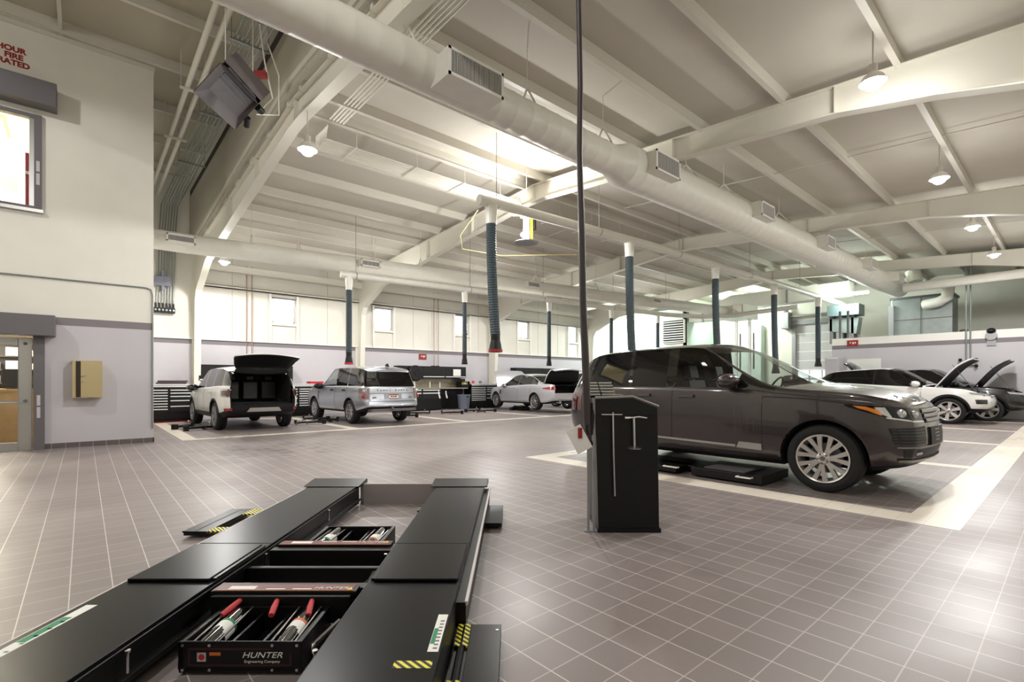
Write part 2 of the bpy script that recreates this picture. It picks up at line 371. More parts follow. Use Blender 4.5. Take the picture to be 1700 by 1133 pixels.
# --- purlins (Z sections on top of the frames)
def purlin(x0, x1, y, z, h=.2, m=PURLIN):
    mb = MB(); mb.prism([(y-.034, z+.0), (y+.034, z), (y+.034, z+h+.03), (y-.034, z+h+.03)], x0, x1, 'YZ'); mb.prism([(y-.05, z-.004), (y+.034, z-.004), (y+.034, z+.01), (y-.05, z+.01)], x0, x1, 'YZ')
    struct(mb.build('purlin', m))
PY = [-1.3, .2, 1.72, 3.25, 4.72, 6.1, 7.6, 8.95, 9.65, 11.0, 12.4, 13.8, 15.2, 16.6, 18.0, 19.3]
for y in PY: purlin(X1+.1, XE, y, top(y)-.003)
for y in (13.15, 11.3, 9.2, 7.1, 5., 2.9, .8, -1.2, 15.3, 17.4, 19.5): purlin(XW, X1-.06, y, 8.2, .22)
for x in (-.35,):
    mb = MB(); mb.box((x-.03, YR, 8.24), (x+.03, 15, 8.36)); struct(mb.build('purlin_strap', PURLIN))
for i in range(len(PY)-1):                       # light sag straps between the purlins
    if PY[i] == 8.95: continue
    for x in (12.2, 20.1):
        a, b = PY[i], PY[i+1]; s = MB(); s.cyl((x, a, top(a)+.1), (x, b, top(b)+.1), .012, 6); struct(s.build('purlin_strap', PURLIN))
eave = MB(); eave.box((3.05, YL-.5, 5.28), (24, YL-.32, 5.5)); struct(eave.build('trim_eave_strut', STEEL))
# --- two-storey office block on the left
YO = 13.3
wall('wall_office_lower', 'X', YO, .2, XW, 1.15, 0, 2.45, LILAC, [(-4, -.74, 0, 2.28)])
wall('wall_office_band', 'X', YO-.004, .2, XW, 1.15, 2.45, 2.6, BAND)
wall('wall_office_upper', 'X', YO, .2, XW, 1.15, 2.6, 8.12, CREAM, [(-4, -.62, 4.66, 6.46)])
wall('wall_office_side', 'Y', 1.15, -.2, YO+.2, YL, 0, 8.12, CREAM)
struct(MB().box((-.58, YO-.012, 0), (1.15, YO, .1)).build('baseboard_office', TILEB))
struct(MB().box((1.138, YO-.012, 0), (1.162, YL, .1)).build('baseboard_office_side', TILEB))
sl = MB(); sl.box((XW, YO-.03, 8.12), (1.17, YO+.2, 8.2)); struct(sl.build('trim_office_top', PURLIN))
# ground-floor glass door, its frame and the room behind it
jm = MB(); jm.box((-.74, YO-.1, 0), (-.58, YO+.1, 2.2)); struct(jm.build('trim_door_post', GREY))
lb = MB(); lb.box((-.69, YO-.104, .86), (-.64, YO-.1, 1.06)); lb.box((-.69, YO-.104, .62), (-.64, YO-.1, .83)); struct(lb.build('trim_post_labels', mat('label_grey', srgb(196, 194, 196), .6)))
df = MB(); df.box((-.95, YO-.03, 0), (-.76, YO+.03, 2.14)); df.box((-3.2, YO-.03, 2.02), (-.95, YO+.03, 2.14)); df.box((-3.2, YO-.03, 0), (-.95, YO+.03, .16)); df.box((-3.2, YO-.03, .9), (-.95, YO+.03, .93))
dr = struct(df.build('door_2', ALU, bevel=.004))
MB().box((-3.2, YO-.006, .16), (-.95, YO+.006, 2.02)).build('pane', CLEAR, dr)
hd = MB(); hd.cyl((-.85, YO-.09, .95), (-.85, YO-.03, .95), .03, 14); hd.cyl((-.85, YO-.045, 2.05), (-.85, YO-.03, 2.05), .03, 12); hd.build('door_handle', GREY, dr)
hb = MB(); hb.box((-4, YO-.34, 2.2), (-.42, YO, 2.6)); struct(hb.build('trim_shutter_box', GREY, bevel=.01))
room = MB()
def roombox(mb, x0, x1, y0, y1, z0, z1):
    mb.box((x0, y1, z0), (x1, y1+.05, z1)); mb.box((x0-.05, y0, z0), (x0, y1, z1)); mb.box((x1, y0, z0), (x1+.05, y1, z1)); mb.box((x0, y0, z1), (x1, y1, z1+.05))
roombox(room, -6, 0.9, YO+.2, 17.5, .0, 2.5); struct(room.build('wall_parts_room', mat('parts_room_wall', srgb(214, 200, 176), .6)))
# upper-floor office window
uf = MB(); uf.box((-.73, YO-.06, 4.66), (-.62, YO+.06, 6.5)); uf.box((-4, YO-.05, 4.66), (-.73, YO+.06, 4.72)); uf.box((-4, YO-.05, 6.42), (-.73, YO+.06, 6.5))
w6 = struct(uf.build('window_6', GREY)); al = MB(); al.box((-.8, YO-.03, 4.72), (-.73, YO+.03, 6.42)); al.box((-4, YO-.09, 4.6), (-.6, YO+.02, 4.66)); al.build('window_frame', ALU, w6)
MB().box((-4, YO-.006, 4.72), (-.8, YO+.006, 6.42)).build('pane', CLEAR, w6)
lb = MB(); lb.box((-.7, YO-.064, 5.4), (-.65, YO-.06, 5.6)); lb.box((-.7, YO-.064, 5.14), (-.65, YO-.06, 5.36)); lb.build('label_plate', MATS['label_grey'], w6)
hb = MB(); hb.box((-4, YO-.34, 6.62), (-.4, YO, 7.08)); struct(hb.build('trim_upper_shutter_box', GREY, bevel=.01))
uo = MB(); roombox(uo, -6, .9, YO+.2, 17.5, 3.0, 6.9); uo.box((-6, YO+.2, 2.95), (.9, 17.5, 3.0)); struct(uo.build('wall_upper_office', mat('office_wall', srgb(240, 234, 214), .6)))
t = thing('wall_stencil', 'dark red stencilled fire rating lettering high on the office wall', 'lettering', (-.98, YO-.002, 7.5))
for s, dz in (('1 HOUR', .13), ('FIRE', 0), ('RATED', -.13)):
    text(s, .14, frame3((-.03 if s != '1 HOUR' else -.12, 0, dz+.02), (1, 0, 0), (0, 0, 1), (0, -1, 0)), DRED, t, ext=.0005, sx=1.0, bold=.007)
# ------------------------------------------------------------------ lamps
BULB = mat('lamp_glow', (1, 1, 1), .3, emit=(1., .97, .92), es=90)
TUBE = mat('tube_glow', (1, 1, 1), .3, emit=(.92, 1., .94), es=14)
def point(loc, w, col=(1, .98, .955), r=.12, parent=None, spot=False):
    d = bpy.data.lights.new('lamp_light', 'SPOT' if spot else 'POINT'); d.energy = w; d.color = col; d.shadow_soft_size = r
    if spot: d.spot_size = math.radians(174); d.spot_blend = .1
    o = bpy.data.objects.new('lamp_light', d); COL.objects.link(o); o.location = loc
    if parent: o.parent = parent
    return o
def high_bay():
    t = thing('high_bay_lamp', '', 'lamp', (0, 0, 0), 0, 'high bay lamps under the roof')
    m = MB(); m.cyl((0, 0, .13), (0, 0, .24), .055, 14); m.cyl((0, 0, .24), (0, 0, .72), .01, 6); m.build('ballast_housing', PURLIN, t, 40)
    m = MB(); m.lathe([(.06, .13), (.12, .08), (.16, .0), (.155, 0.), (.115, .075), (.055, .125)], 20); m.build('reflector', WHITE, t, 40)
    m = MB(); m.ball((0, 0, .0), .11, 16, .9); m.build('bulb', BULB, t, 60)
    point((0, 0, -.12), LAMP_W, parent=t, spot=True); point((0, 0, -.25), LAMP_UP, r=.25, parent=t)
    return t
lamp0 = high_bay()
def lamp(x, y, z, label, first=[True]):
    if first[0]: o = lamp0; first[0] = False; o.location = (x, y, z); o['label'] = label
    else: o = dup(lamp0, (x, y, z), None, label)
    return o
lamp(8.05, 1.83, 5.36, 'largest glowing high bay lamp of the right hand row, nearest the camera')
lamp(12.67, 1.8, 5.3, 'second glowing high bay lamp of the right hand row')
lamp(17.25, 1.8, 5.3, 'third glowing high bay lamp of the right hand row')
lamp(21.5, 1.75, 5.3, 'farthest glowing high bay lamp of the right hand row')
lamp(2.9, 8.7, 5.3, 'glowing high bay lamp beside the first big roof frame, near the unit heater')
o = lamp(3.25, 17.2, 5.0, 'glowing lamp under the duct near the window wall, at the first column'); MB().cyl((0, 0, .7), (0, 0, 1.18), .01, 6).build('hanger', PURLIN, o)
HID = 'added high bay lamp hidden behind the long duct to brighten the window wall'  # extra lamps added out of sight to brighten the window wall
for x, y, z in ((7.6, 16., 5.29), (12.4, 15.5, 5.34), (17.4, 15., 5.40), (22., 14.5, 5.45)):
    o = lamp(x, y, z, HID); MB().cyl((0, 0, .7), (0, 0, top(y)+.21-z), .01, 6).build('hanger', PURLIN, o)
OUT = 'added high bay lamp overhead, out of view'  # unseen lamps added to light the office wall and near floor
for x, y, z in ((-.8, 1.8, 7.7), (-4., 9.5, 7.7)): lamp(x, y, z, OUT)
# strip light near the far mezzanine
t = thing('strip_light', 'glowing fluorescent strip light below the far end of the big duct', 'lamp', (25.6, 6.7, 5.2))
m = MB(); m.box((-.08, -.75, .02), (.08, .75, .1)); m.cyl((0, 0, .1), (0, 0, 1.24), .01, 6); m.build('fitting', WHITE, t); m = MB(); m.box((-.06, -.72, -.04), (.06, .72, .02)); m.build('tube', TUBE, t)
point((0, 0, -.2), 260, (.85, 1, .9), .3, t)
t = thing('strip_light', 'glowing fluorescent strip light hung in front of the white plant room', 'lamp', (24.8, 18.3, 5.15))
m = MB(); m.box((-.6, -.08, .02), (.6, .08, .1)); m.cyl((0, 0, .1), (0, 0, .97), .01, 6); m.build('fitting', WHITE, t); m = MB(); m.box((-.58, -.06, -.04), (.58, .06, .02)); m.build('tube', TUBE, t)
point((0, 0, -.2), 320, (.86, 1, .92), .3, t)
t = thing('strip_light', 'glowing fluorescent strip light under the roof of the far end bay', 'lamp', (27.5, 12.4, 5.7))
m = MB(); m.box((-.08, -.9, .02), (.08, .9, .1)); m.cyl((0, 0, .1), (0, 0, .76), .01, 6); m.build('fitting', WHITE, t); m = MB(); m.box((-.06, -.88, -.04), (.06, .88, .02)); m.build('tube', TUBE, t)
point((0, 0, -.2), 300, (.86, 1, .9), .3, t)
for z, nm, w in ((2.44, 'ceiling light panel glowing inside the ground floor parts room', 190), (6.84, 'ceiling light panel glowing inside the upper office', 420)):
    t = thing('ceiling_panel_light', nm, 'lamp', (-1.9, 15.4, z)); m = MB(); m.box((-.6, -.6, 0), (.6, .6, .05)); m.build('frame', WHITE, t)
    m = MB(); m.box((-.56, -.56, -.012), (.56, .56, 0)); m.build('diffuser', mat('panel_glow', (1, 1, 1), .4, emit=(1, .93, .8), es=3), t)
    point((0, 0, -.3), w, (1, .9, .74), .3, t)
# ------------------------------------------------------------------ ducts, pipes and hoses
def duct_line(name, label, segs, seam_step, hang, parent_loc=(0, 0, 0)):
    t = thing(name, label, 'duct', parent_loc)
    mb = MB()
    pts = segs; n = 28
    # rings with fine raised seams so the spiral joints read
    prof = []
    for (p, r), (q, r2) in zip(pts[:-1], pts[1:]):
        p, q = Vector(p), Vector(q); L = (q-p).length; k = max(1, int(L/seam_step))
        for i in range(k):
            a = p.lerp(q, i/k); ra = r+(r2-r)*i/k; b = p.lerp(q, (i+.94)/k); prof += [(a, ra+.005), (a+(q-p).normalized()*.02, ra), (b, r+(r2-r)*(i+.94)/k)]
    prof.append((Vector(pts[-1][0]), pts[-1][1]))
    mb.tube([a for a, _ in prof], [r for _, r in prof], n)
    mb.build('duct_run', DUCT, t, 60)
    for (x, y, z, r) in hang:
        h = MB(); zt = (top(y)+.2 if x > X1 else 8.42)
        h.tube([(x, y-r*.75, z+r*.66), (x, y-.02, z+r+.22), (x, y+.02, z+r+.22), (x, y+r*.75, z+r*.66)], .016, 6); h.cyl((x, y, z+r+.2), (x, y, zt), .007, 6)
        h.build('hanger', PURLIN, t)
    return t
def grille(par, x, y, z, w, h, dep, sgn=-1, fins=28):
    m = MB(); m.box((x-w/2, min(y, y+sgn*dep), z-h/2), (x+w/2, max(y, y+sgn*dep), z+h/2)); g = m.build('outlet_box', DUCT, par)
    f = MB(); yf = y+sgn*dep
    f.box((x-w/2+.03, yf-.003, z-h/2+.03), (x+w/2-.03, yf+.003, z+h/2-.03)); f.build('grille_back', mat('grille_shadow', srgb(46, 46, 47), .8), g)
    f = MB(); iw = w-.07
    for k in range(fins):
        xx = x-iw/2+iw*(k+.5)/fins; f.box((xx-iw/fins*.15, yf-.006, z-h/2+.03), (xx+iw/fins*.15, yf, z+h/2-.03))
    f.box((x-w/2, yf-.014, z-h/2), (x+w/2, yf, z-h/2+.035)); f.box((x-w/2, yf-.014, z+h/2-.035), (x+w/2, yf, z+h/2)); f.box((x-w/2, yf-.014, z-h/2), (x-w/2+.035, yf, z+h/2)); f.box((x+w/2-.035, yf-.014, z-h/2), (x+w/2, yf, z+h/2))
    f.build('grille', WHITE, g)
def dy(x): return 5.53-max(0, x-6)*.024
t = duct_line('round_air_duct', 'big round cream air duct crossing the whole picture, with boxed outlets', [((-2, 5.45, 5.29), .26), ((7.1, dy(7.1), 5.29), .26), ((7.45, dy(7.45), 5.29), .38), ((12.8, dy(12.8), 5.29), .38), ((13., dy(13.), 5.29), .375), ((24.2, dy(24.2), 5.29), .37), ((26.2, dy(26), 5.29), .37)], .3,
              [(3.05, 5.5, 5.29, .26), (5.1, 5.52, 5.29, .26), (6.9, 5.5, 5.29, .26), (9.6, dy(9.6), 5.29, .38), (11.2, dy(11.2), 5.29, .38), (14.2, dy(14.2), 5.29, .38), (18, dy(18), 5.29, .38), (21.7, dy(21.7), 5.29, .38)])
grille(t, 3.74, 5.4, 5.2, .86, .34, .42, -1, 36); grille(t, 8.1, 5.4, 5.3, .8, .36, .45, -1, 22); grille(t, 12.2, 5.3, 5.36, .75, .34, .48); grille(t, 16.3, 5.2, 5.36, .75, .34, .5); grille(t, 20.4, 5.1, 5.36, .75, .34, .5); grille(t, 23.8, 5., 5.36, .75, .34, .5)
def d2y(x): return 15.25-max(0, x-2)*.15
t = duct_line('round_air_duct', 'long round cream air duct hung in front of the window wall', [((-1, 15.3, 4.92), .25), ((2, d2y(2), 4.92), .25), ((9, d2y(9), 4.92), .25), ((20, d2y(20), 4.92), .24), ((25.5, d2y(25.5), 4.92), .24)], .6,
              [(3.5, d2y(3.5), 4.92, .25), (4.7, d2y(4.7), 4.92, .25), (6.8, d2y(6.8), 4.92, .25), (8.4, d2y(8.4), 4.92, .25), (10.2, d2y(10.2), 4.92, .25), (13, d2y(13), 4.92, .25), (16, d2y(16), 4.92, .25)])
for x in (1.85, 6.6, 12.6, 19.2): grille(t, x, d2y(x)-.1, 4.93, .62, .2, .3, -1, 24)
t = thing('round_air_duct', 'slim cream pipe duct running along the mezzanine above the partition', 'duct'); m = MB()
m.tube([(24.3, 4.5, 5.0), (24.2, 3.9, 5.0), (24.2, -2.3, 5.05)], .17, 20); m.build('duct_run', DUCT, t, 50)
t = thing('elbow_duct', 'short cream elbow duct dropping onto the grey air handler', 'duct'); m = MB()
m.tube([(26.3, 4.6, 6.0), (26.3, 4.55, 5.75), (26.25, 4.5, 5.5)], .26, 20); m.tube([(25.9, 3.4, 5.1), (25.9, 3.45, 4.7), (26, 3.7, 4.55), (26.2, 4.2, 4.5)], .2, 18); m.build('duct_run', DUCT, t, 50)
# big square-edged white ducting across the far bay
t = thing('rectangular_duct', 'large white rectangular duct with a raised kink crossing the far bay', 'duct'); m = MB()
m.prism([(14.8, 4.78), (14.8, 5.55), (13.6, 5.6), (12.3, 6.0), (6.9, 5.95), (6.9, 5.3), (12.0, 5.25), (13.0, 4.8)], 26.4, 27.2, 'YZ'); m.build('duct_run', DUCT, t)
m = MB(); m.box((26.35, 13.9, 4.72), (26.5, 14.0, 5.6)); m.box((26.35, 9.5, 5.25), (26.45, 9.58, 5.98)); m.build('flange', MGREY, t)
t = thing('rectangular_duct', 'cream boxed plenum where the window wall duct ends', 'duct'); m = MB(); m.box((24.6, 10.9, 4.55), (26.3, 12.2, 5.2)); m.build('duct_run', DUCT, t); m = MB(); m.box((24.56, 10.95, 4.6), (24.6, 11.4, 5.15)); m.build('end_plate', CHROME, t)
# exhaust extraction pipes with hoses
def ex_pipe(name, label, pts, r, rods):
    t = thing(name, label, 'pipe'); m = MB(); m.tube(pts, r, 18); m.build('pipe_run', DUCT, t, 50)
    for x, y, z in rods:
        h = MB(); h.cyl((x, y, z+r), (x, y, top(y)+.2), .008, 6); h.lathe([(r+.006, -.012), (r+.006, .012)], 18, 'X'); h.v[-36:] = [(a+x, b+y, c+z) for a, b, c in h.v[-36:]]; h.build('hanger', MGREY, t)
    return t
def e1y(x): return 8.0-max(0, min(x, 12)-6.)*.062
ex_pipe('exhaust_pipe', 'near cream exhaust extraction pipe with dark hoses hanging from it', [(6.06, 8.0, 5.03), (8, e1y(8), 5.03), (12, e1y(12), 5.03), (20, 7.48, 5.03), (29.2, 7.37, 5.03)], .105, [(6.5, 7.98, 5.03), (9.6, e1y(9.6), 5.03), (13, 7.6, 5.03), (17.5, 7.52, 5.03), (22, 7.46, 5.03)])
def e2y(x): return 14.15-max(0, x-5.6)*.1
ex_pipe('exhaust_pipe', 'far cream exhaust extraction pipe along the window wall bays', [(5.66, 14.15, 4.47), (11, e2y(11), 4.47), (17, e2y(17), 4.47), (20.5, e2y(20.5), 4.47), (22.4, 12., 4.47), (23.2, 11, 4.47), (23.4, 8, 4.6)], .1, [(6.1, 14.1, 4.47), (10, e2y(10), 4.47), (13.2, e2y(13.2), 4.47), (17, e2y(17), 4.47), (20.5, e2y(20.5), 4.47)])
def hose(name, label, x, y, zt, zb, r, noz, bend=0., group='exhaust hoses'):
    t = thing(name, label, 'hose', (x, y, 0), 0, group)
    m = MB(); m.cyl((0, 0, zt-.42), (0, 0, zt-.02), r*1.02, 18, r*1.25); m.build('collar', DUCT, t, 50)
    m = MB(); pts = []; rr = []; n = int((zt-.42-zb)/.05)
    for i in range(n+1):
        s = i/n; zz = zt-.42-(zt-.42-zb)*s; off = bend*s*s
        pts += [(off, -off*.5, zz+.012), (off, -off*.5, zz-.012)]; rr += [r, r*.9]
    m.tube(pts, rr, 16); m.build('hose_tube', HOSE, t, 20)
    b = Vector((bend, -bend*.5, zb))
    m = MB(); m.at(Matrix.Translation(b)); m.cyl((0, 0, -.12), (0, 0, .04), r*.92, 16); m.lathe([(r*.9, -.12), (r*1.1, -.2), (r*1.35, -.36), (r*1.28, -.36), (r*1.0, -.2)], 16); m.build('nozzle', PLASTIC, t, 30)
    if noz: m = MB(); m.at(Matrix.Translation(b)); m.lathe([(r*1.36, -.365), (r*1.36, -.31), (r*1.4, -.31), (r*1.4, -.365)], 16, close=True); m.build('nozzle_rim', noz, t, 30)
hose('exhaust_hose', 'nearest thick ribbed exhaust hose, hanging over the silver sedan', 6.36, 7.98, 5.0, 2.3, .107, DRED, .08)
hose('exhaust_hose', 'ribbed exhaust hose hanging behind the roof of the dark grey car', 10.75, e1y(10.75), 5.0, 2.05, .107, None, .07)
hose('exhaust_hose', 'ribbed exhaust hose hanging behind the windscreen top of the dark grey car', 15.1, 7.56, 5.0, 1.7, .107, None, .1)
hose('exhaust_hose', 'ribbed exhaust hose hanging in front of the left edge of the roller door', 19.5, 7.49, 5.0, 2.0, .107, None, .06)
hose('exhaust_hose', 'exhaust hose with a pale upper end hanging before the roller door', 24., 7.42, 5.0, 2.35, .107, None)
hose('exhaust_hose', 'farthest exhaust hose, beside the red sign on the low partition', 27.6, 7.38, 5.0, 2.4, .107, None)
hose('exhaust_hose', 'exhaust hose with a red nozzle hanging between the two silver and white parked cars', 5.9, 14.13, 4.45, 2.2, .09, RED)
hose('exhaust_hose', 'slim exhaust hose hanging above the black workbench', 9.8, 13.75, 4.45, 2.28, .08, None)
hose('exhaust_hose', 'slim exhaust hose hanging above the boot of the silver sedan', 13.5, 13.37, 4.45, 2.3, .08, None)
hose('exhaust_hose', 'green grey exhaust hose in front of the bright plant room corner', 16.9, 13.03, 4.45, 2.1, .08, None)
hose('exhaust_hose', 'short exhaust hose beside the louvred vent', 19.9, 12.7, 4.45, 2.1, .08, None)
# sprinkler mains and conduits in the tall left bay
for x, nm in ((1.66, 'left of the pair of cream sprinkler pipes beside the office block'), (1.86, 'right of the pair of cream sprinkler pipes beside the office block')):
    t = thing('sprinkler_pipe', nm, 'pipe'); m = MB(); m.cyl((x, YR+.05, 7.6), (x, 20.3, 7.6), .05, 14); m.build('pipe_run', STEEL, t, 40)
for y in (12.4, 15.1, 9.):
    t = tag(MB().box((1.52, y-.02, 7.5), (2.0, y+.02, 7.55)).cyl((1.54, y, 7.5), (1.54, y, 8.4), .008, 6).cyl((1.98, y, 7.5), (1.98, y, 8.4), .008, 6).build('pipe_hanger', STEEL), 'trapeze hanger carrying the pair of sprinkler pipes', 'hanger', 'sprinkler trapeze hangers')
for k in range(7):
    x = 2.06+k*.075; t = tag(MB().tube([(x, YR+.05, 7.55), (x, 19.9, 7.55), (x-.1, 20.2, 7.3), (x-.15, 20.28, 6.4), (x-.2, 20.3, 3.95)], .014 if k % 2 else .018, 8).build('conduit', GALV, smooth=40), 'thin steel conduit in the bundle running under the left roof', 'conduit', 'conduits in the left roof bundle')
for y in (13.2, 16.5, 10.):
    tag(MB().box((1.98, y-.02, 7.49), (2.64, y+.02, 7.525)).cyl((2.0, y, 7.5), (2.0, y, 8.42), .008, 6).cyl((2.62, y, 7.5), (2.62, y, 8.42), .008, 6).build('pipe_hanger', GALV), 'steel strut hanger carrying the conduit bundle', 'hanger', 'conduit strut hangers')
# conduit bundles on the low roof by the first and second frame, and along the ridge
for k in range(5):
    x = 3.25+k*.06; tag(MB().cyl((x, -2, 5.92-.0*k), (x, 8.6, 5.92), .014, 8).build('conduit', STEEL, smooth=40), 'thin cream conduit in the bundle along the first big roof frame', 'conduit', 'conduits along the first frame')
for y in (2., 4.6, 6.6, 8.): tag(MB().box((3.15, y-.015, 5.89), (3.6, y+.015, 5.905)).build('pipe_hanger', STEEL), 'small strut under the conduits along the first big roof frame', 'hanger', 'conduit struts along the first frame')
for k in range(9):
    y = 9.75+k*.07; tag(MB().tube([(3.3, y-.9, 5.93), (3.6, y, 6.12), (8.6, y, 6.12), (9.0, y, 5.93), (9.4, y, 6.02), (23, y-.3, 6.02)], .013, 6).build('conduit', STEEL, smooth=40), 'thin cream conduit in the ridge bundle above the near hose', 'conduit', 'conduits along the ridge')
for x in (4.2, 5.6, 6.9, 8.0, 10.2, 11.6, 13, 14.4, 17, 18.6, 20.2): tag(MB().box((x-.015, 9.65, 5.99 if x > 9 else 6.09), (x+.015, 10.45, 6.005 if x > 9 else 6.105)).cyl((x, 9.67, 6.0), (x, 9.67, 6.6), .006, 6).build('pipe_hanger', STEEL), 'small strut under the ridge conduits', 'hanger', 'conduit struts along the ridge')
# vertical conduits on the window wall, with outlets
for x, nm in ((4.54, 'left conduit of the pair left of the first window'), (4.72, 'right conduit of the pair left of the first window'), (12.62, 'left conduit of the pair above the workbench'), (12.86, 'right conduit of the pair above the workbench')):
    t = thing('wall_conduit', nm, 'conduit', (x, YL, 0)); m = MB(); m.cyl((0, -.19, 2.1), (0, -.19, 5.6), .016, 8); m.build('pipe_run', mat('copper_brown', srgb(150, 116, 100), .5), t, 40)
    m = MB(); m.box((-.05, -.22, 1.98), (.05, 0, 2.1)); m.build('outlet_box', PLASTIC, t)
for k in range(6):
    x = 1.8+k*.1; t = thing('hanging_outlet', 'small black outlet hanging at the end of a conduit beside the first column', 'switch', (x, 20.2, 0), 0, 'outlets at the conduit ends'); m = MB(); m.cyl((0, .05, 3.82), (0, .05, 3.98), .03, 10); m.box((-.045, -.02, 3.66), (.045, .2, 3.82)); m.build('outlet_body', PLASTIC, t); m = MB(); m.cyl((0, -.02, 3.74), (0, -.05, 3.74), .03, 12); m.build('outlet_cap', GALV, t)
t = tag(MB().box((1.72, 20.1, 4.55), (2.2, 20.3, 4.85)).cyl((2.0, 20.15, 4.4), (2.0, 20.15, 5.05), .05, 12).build('junction_box', mat('blue_grey_box', srgb(140, 142, 160), .5)), 'blue grey junction box on the conduits beside the first column', 'box')
t = tag(MB().tube([(-8, YO-.03, 3.36), (1.0, YO-.03, 3.36), (1.1, YO-.03, 3.33), (1.13, YO-.03, 3.2), (1.13, YO-.03, .3)], .014, 8).build('wall_conduit', GALV, smooth=40), 'thin conduit running across the office wall above the grey band', 'conduit')
# ------------------------------------------------------------------ cars
def pchip(tab):
    xs = [a for a, _ in tab]; ys = [b for _, b in tab]; n = len(xs)
    h = [xs[i+1]-xs[i] for i in range(n-1)]; d = [(ys[i+1]-ys[i])/h[i] for i in range(n-1)]
    m = [d[0]]+[0 if d[i-1]*d[i] <= 0 else 2*d[i-1]*d[i]/(d[i-1]+d[i]) for i in range(1, n-1)]+[d[-1]]
    def f(x):
        if x <= xs[0]: return ys[0]
        if x >= xs[-1]: return ys[-1]
        i = max(k for k in range(n-1) if xs[k] <= x); t = (x-xs[i])/h[i]
        return (2*t**3-3*t*t+1)*ys[i]+(t**3-2*t*t+t)*h[i]*m[i]+(-2*t**3+3*t*t)*ys[i+1]+(t**3-t*t)*h[i]*m[i+1]
    return f
def sstep(t): t = max(0, min(1, t)); return t*t*(3-2*t)
SIDE_T = (0, .12, .3, .5, .7, .85, .95, 1.)
NR = 21
class Car:
    """body lofted from cross sections; regions of the skin (glass, bonnet, tailgate ...) become parts of their own"""
    def __init__(s, sp):
        s.sp = sp; s.f = {k: pchip(sp[k]) for k in ('top', 'belt', 'wid', 'und')}
        s.x0 = sp['top'][0][0]; s.x1 = sp['top'][-1][0]
        s.sn = pchip(sp['nose']); s.st = pchip(sp['tail']); s.wp = pchip([(0, .95), (.12, .982), (.5, 1.), (.8, .994), (1, sp.get('kb', .962))])
        xs = set(); L = s.x1-s.x0; n = int(L/.06)
        for i in range(n+1): xs.add(round(s.x0+L*i/n, 4))
        for e in (.012, .03): xs.add(s.x0+e); xs.add(s.x1-e)
        cuts = [v for w in sp['win'] for v in w[:2]]+list(sp['ws'])+list(sp.get('rw', ()))+list(sp.get('cuts', ()))
        xs = [x for x in xs if all(abs(x-c) > .025 for c in cuts)]+cuts
        s.xs = sorted(set(xs))
    def half(s, x):
        sp = s.sp; zt = s.f['top'](x); w = s.f['wid'](x); zu = s.f['und'](x); zb = min(s.f['belt'](x), zt-.03); zu = min(zu, zb-.1)
        gh = zt-zb; zr = zt-min(sp.get('crown', .07), .45*gh); yb = w*sp.get('kb', .962); yr = max(.3*w, yb-sp['tum']*(zr-zb)-.02)
        P = [(0, zu), (w*.6, zu), (w*.92-.02, zu)]
        for t in SIDE_T: P.append((w*s.wp(t), zu+.06+(zb-zu-.06)*t))
        e = min(1, gh/.25); P.append((yb-.014, zb+.014*e))
        for t in (.33, .66, 1): P.append((yb-.014+(yr-yb+.014)*t+.014*math.sin(PI*t)*e, zb+.014*e+(zr-zb-.014*e)*t))
        for k in (.955, .88, .72, .48, .24, 0): P.append((yr*k, zr+(zt-zr)*(1-k**2.3)))
        return P
    def warp(s, x, y, z):
        a = sstep((x-(s.x1-.9))/.9); b = sstep(((s.x0+.9)-x)/.9)
        c = s.sp['ws'][1]; k = s.sp.get('wsk', .24)*sstep((x-c+1.7)/1.25)*sstep((c+.85-x)/.95)     # the screen's base sweeps back towards the pillars
        return (x+a*s.sn(z)+b*s.st(z)-k*min(1, abs(y)/.95)**2, y, z)
    def grid(s):
        V = []; F = []; R = []
        n = 2*NR-2
        for x in s.xs:
            H = s.half(x)
            for j in range(NR): V.append(s.warp(x, H[j][0], H[j][1]))
            for j in range(NR-2, 0, -1): V.append(s.warp(x, -H[j][0], H[j][1]))
        reg = s.sp['region']
        for i in range(len(s.xs)-1):
            xm = (s.xs[i]+s.xs[i+1])/2
            for k in range(n):
                j = k if k < NR-1 else n-1-k; side = 1 if k < NR-1 else -1
                F.append((i*n+k, i*n+(k+1) % n, (i+1)*n+(k+1) % n, (i+1)*n+k)); R.append(reg(xm, j, side))
        K = 10
        for e, base, sg in (('tail', 0, -1), ('nose', (len(s.xs)-1)*n, 1)):
            x = s.x0 if e == 'tail' else s.x1; H = s.half(x); rows = []
            for j in range(NR):
                if j in (0, NR-1): rows.append([base+(0 if j == 0 else NR-1)]*(K+1)); continue
                row = [base+j]
                for c in range(1, K):
                    u = 1-2*c/K; p = s.warp(x, H[j][0]*u, H[j][1]); V.append((p[0]+sg*s.sp.get('bulge', .05)*(1-u*u), p[1], p[2])); row.append(len(V)-1)
                row.append(base+n-j); rows.append(row)
            for j in range(NR-1):
                for c in range(K):
                    q = [rows[j][c], rows[j][c+1], rows[j+1][c+1], rows[j+1][c]]; u = []
                    for a in q:
                        if a not in u: u.append(a)
                    if len(u) > 2: F.append(tuple(u)); R.append(s.sp['cap'](e, j, (H[j][1]+H[j+1][1])/2))
        return V, F, R
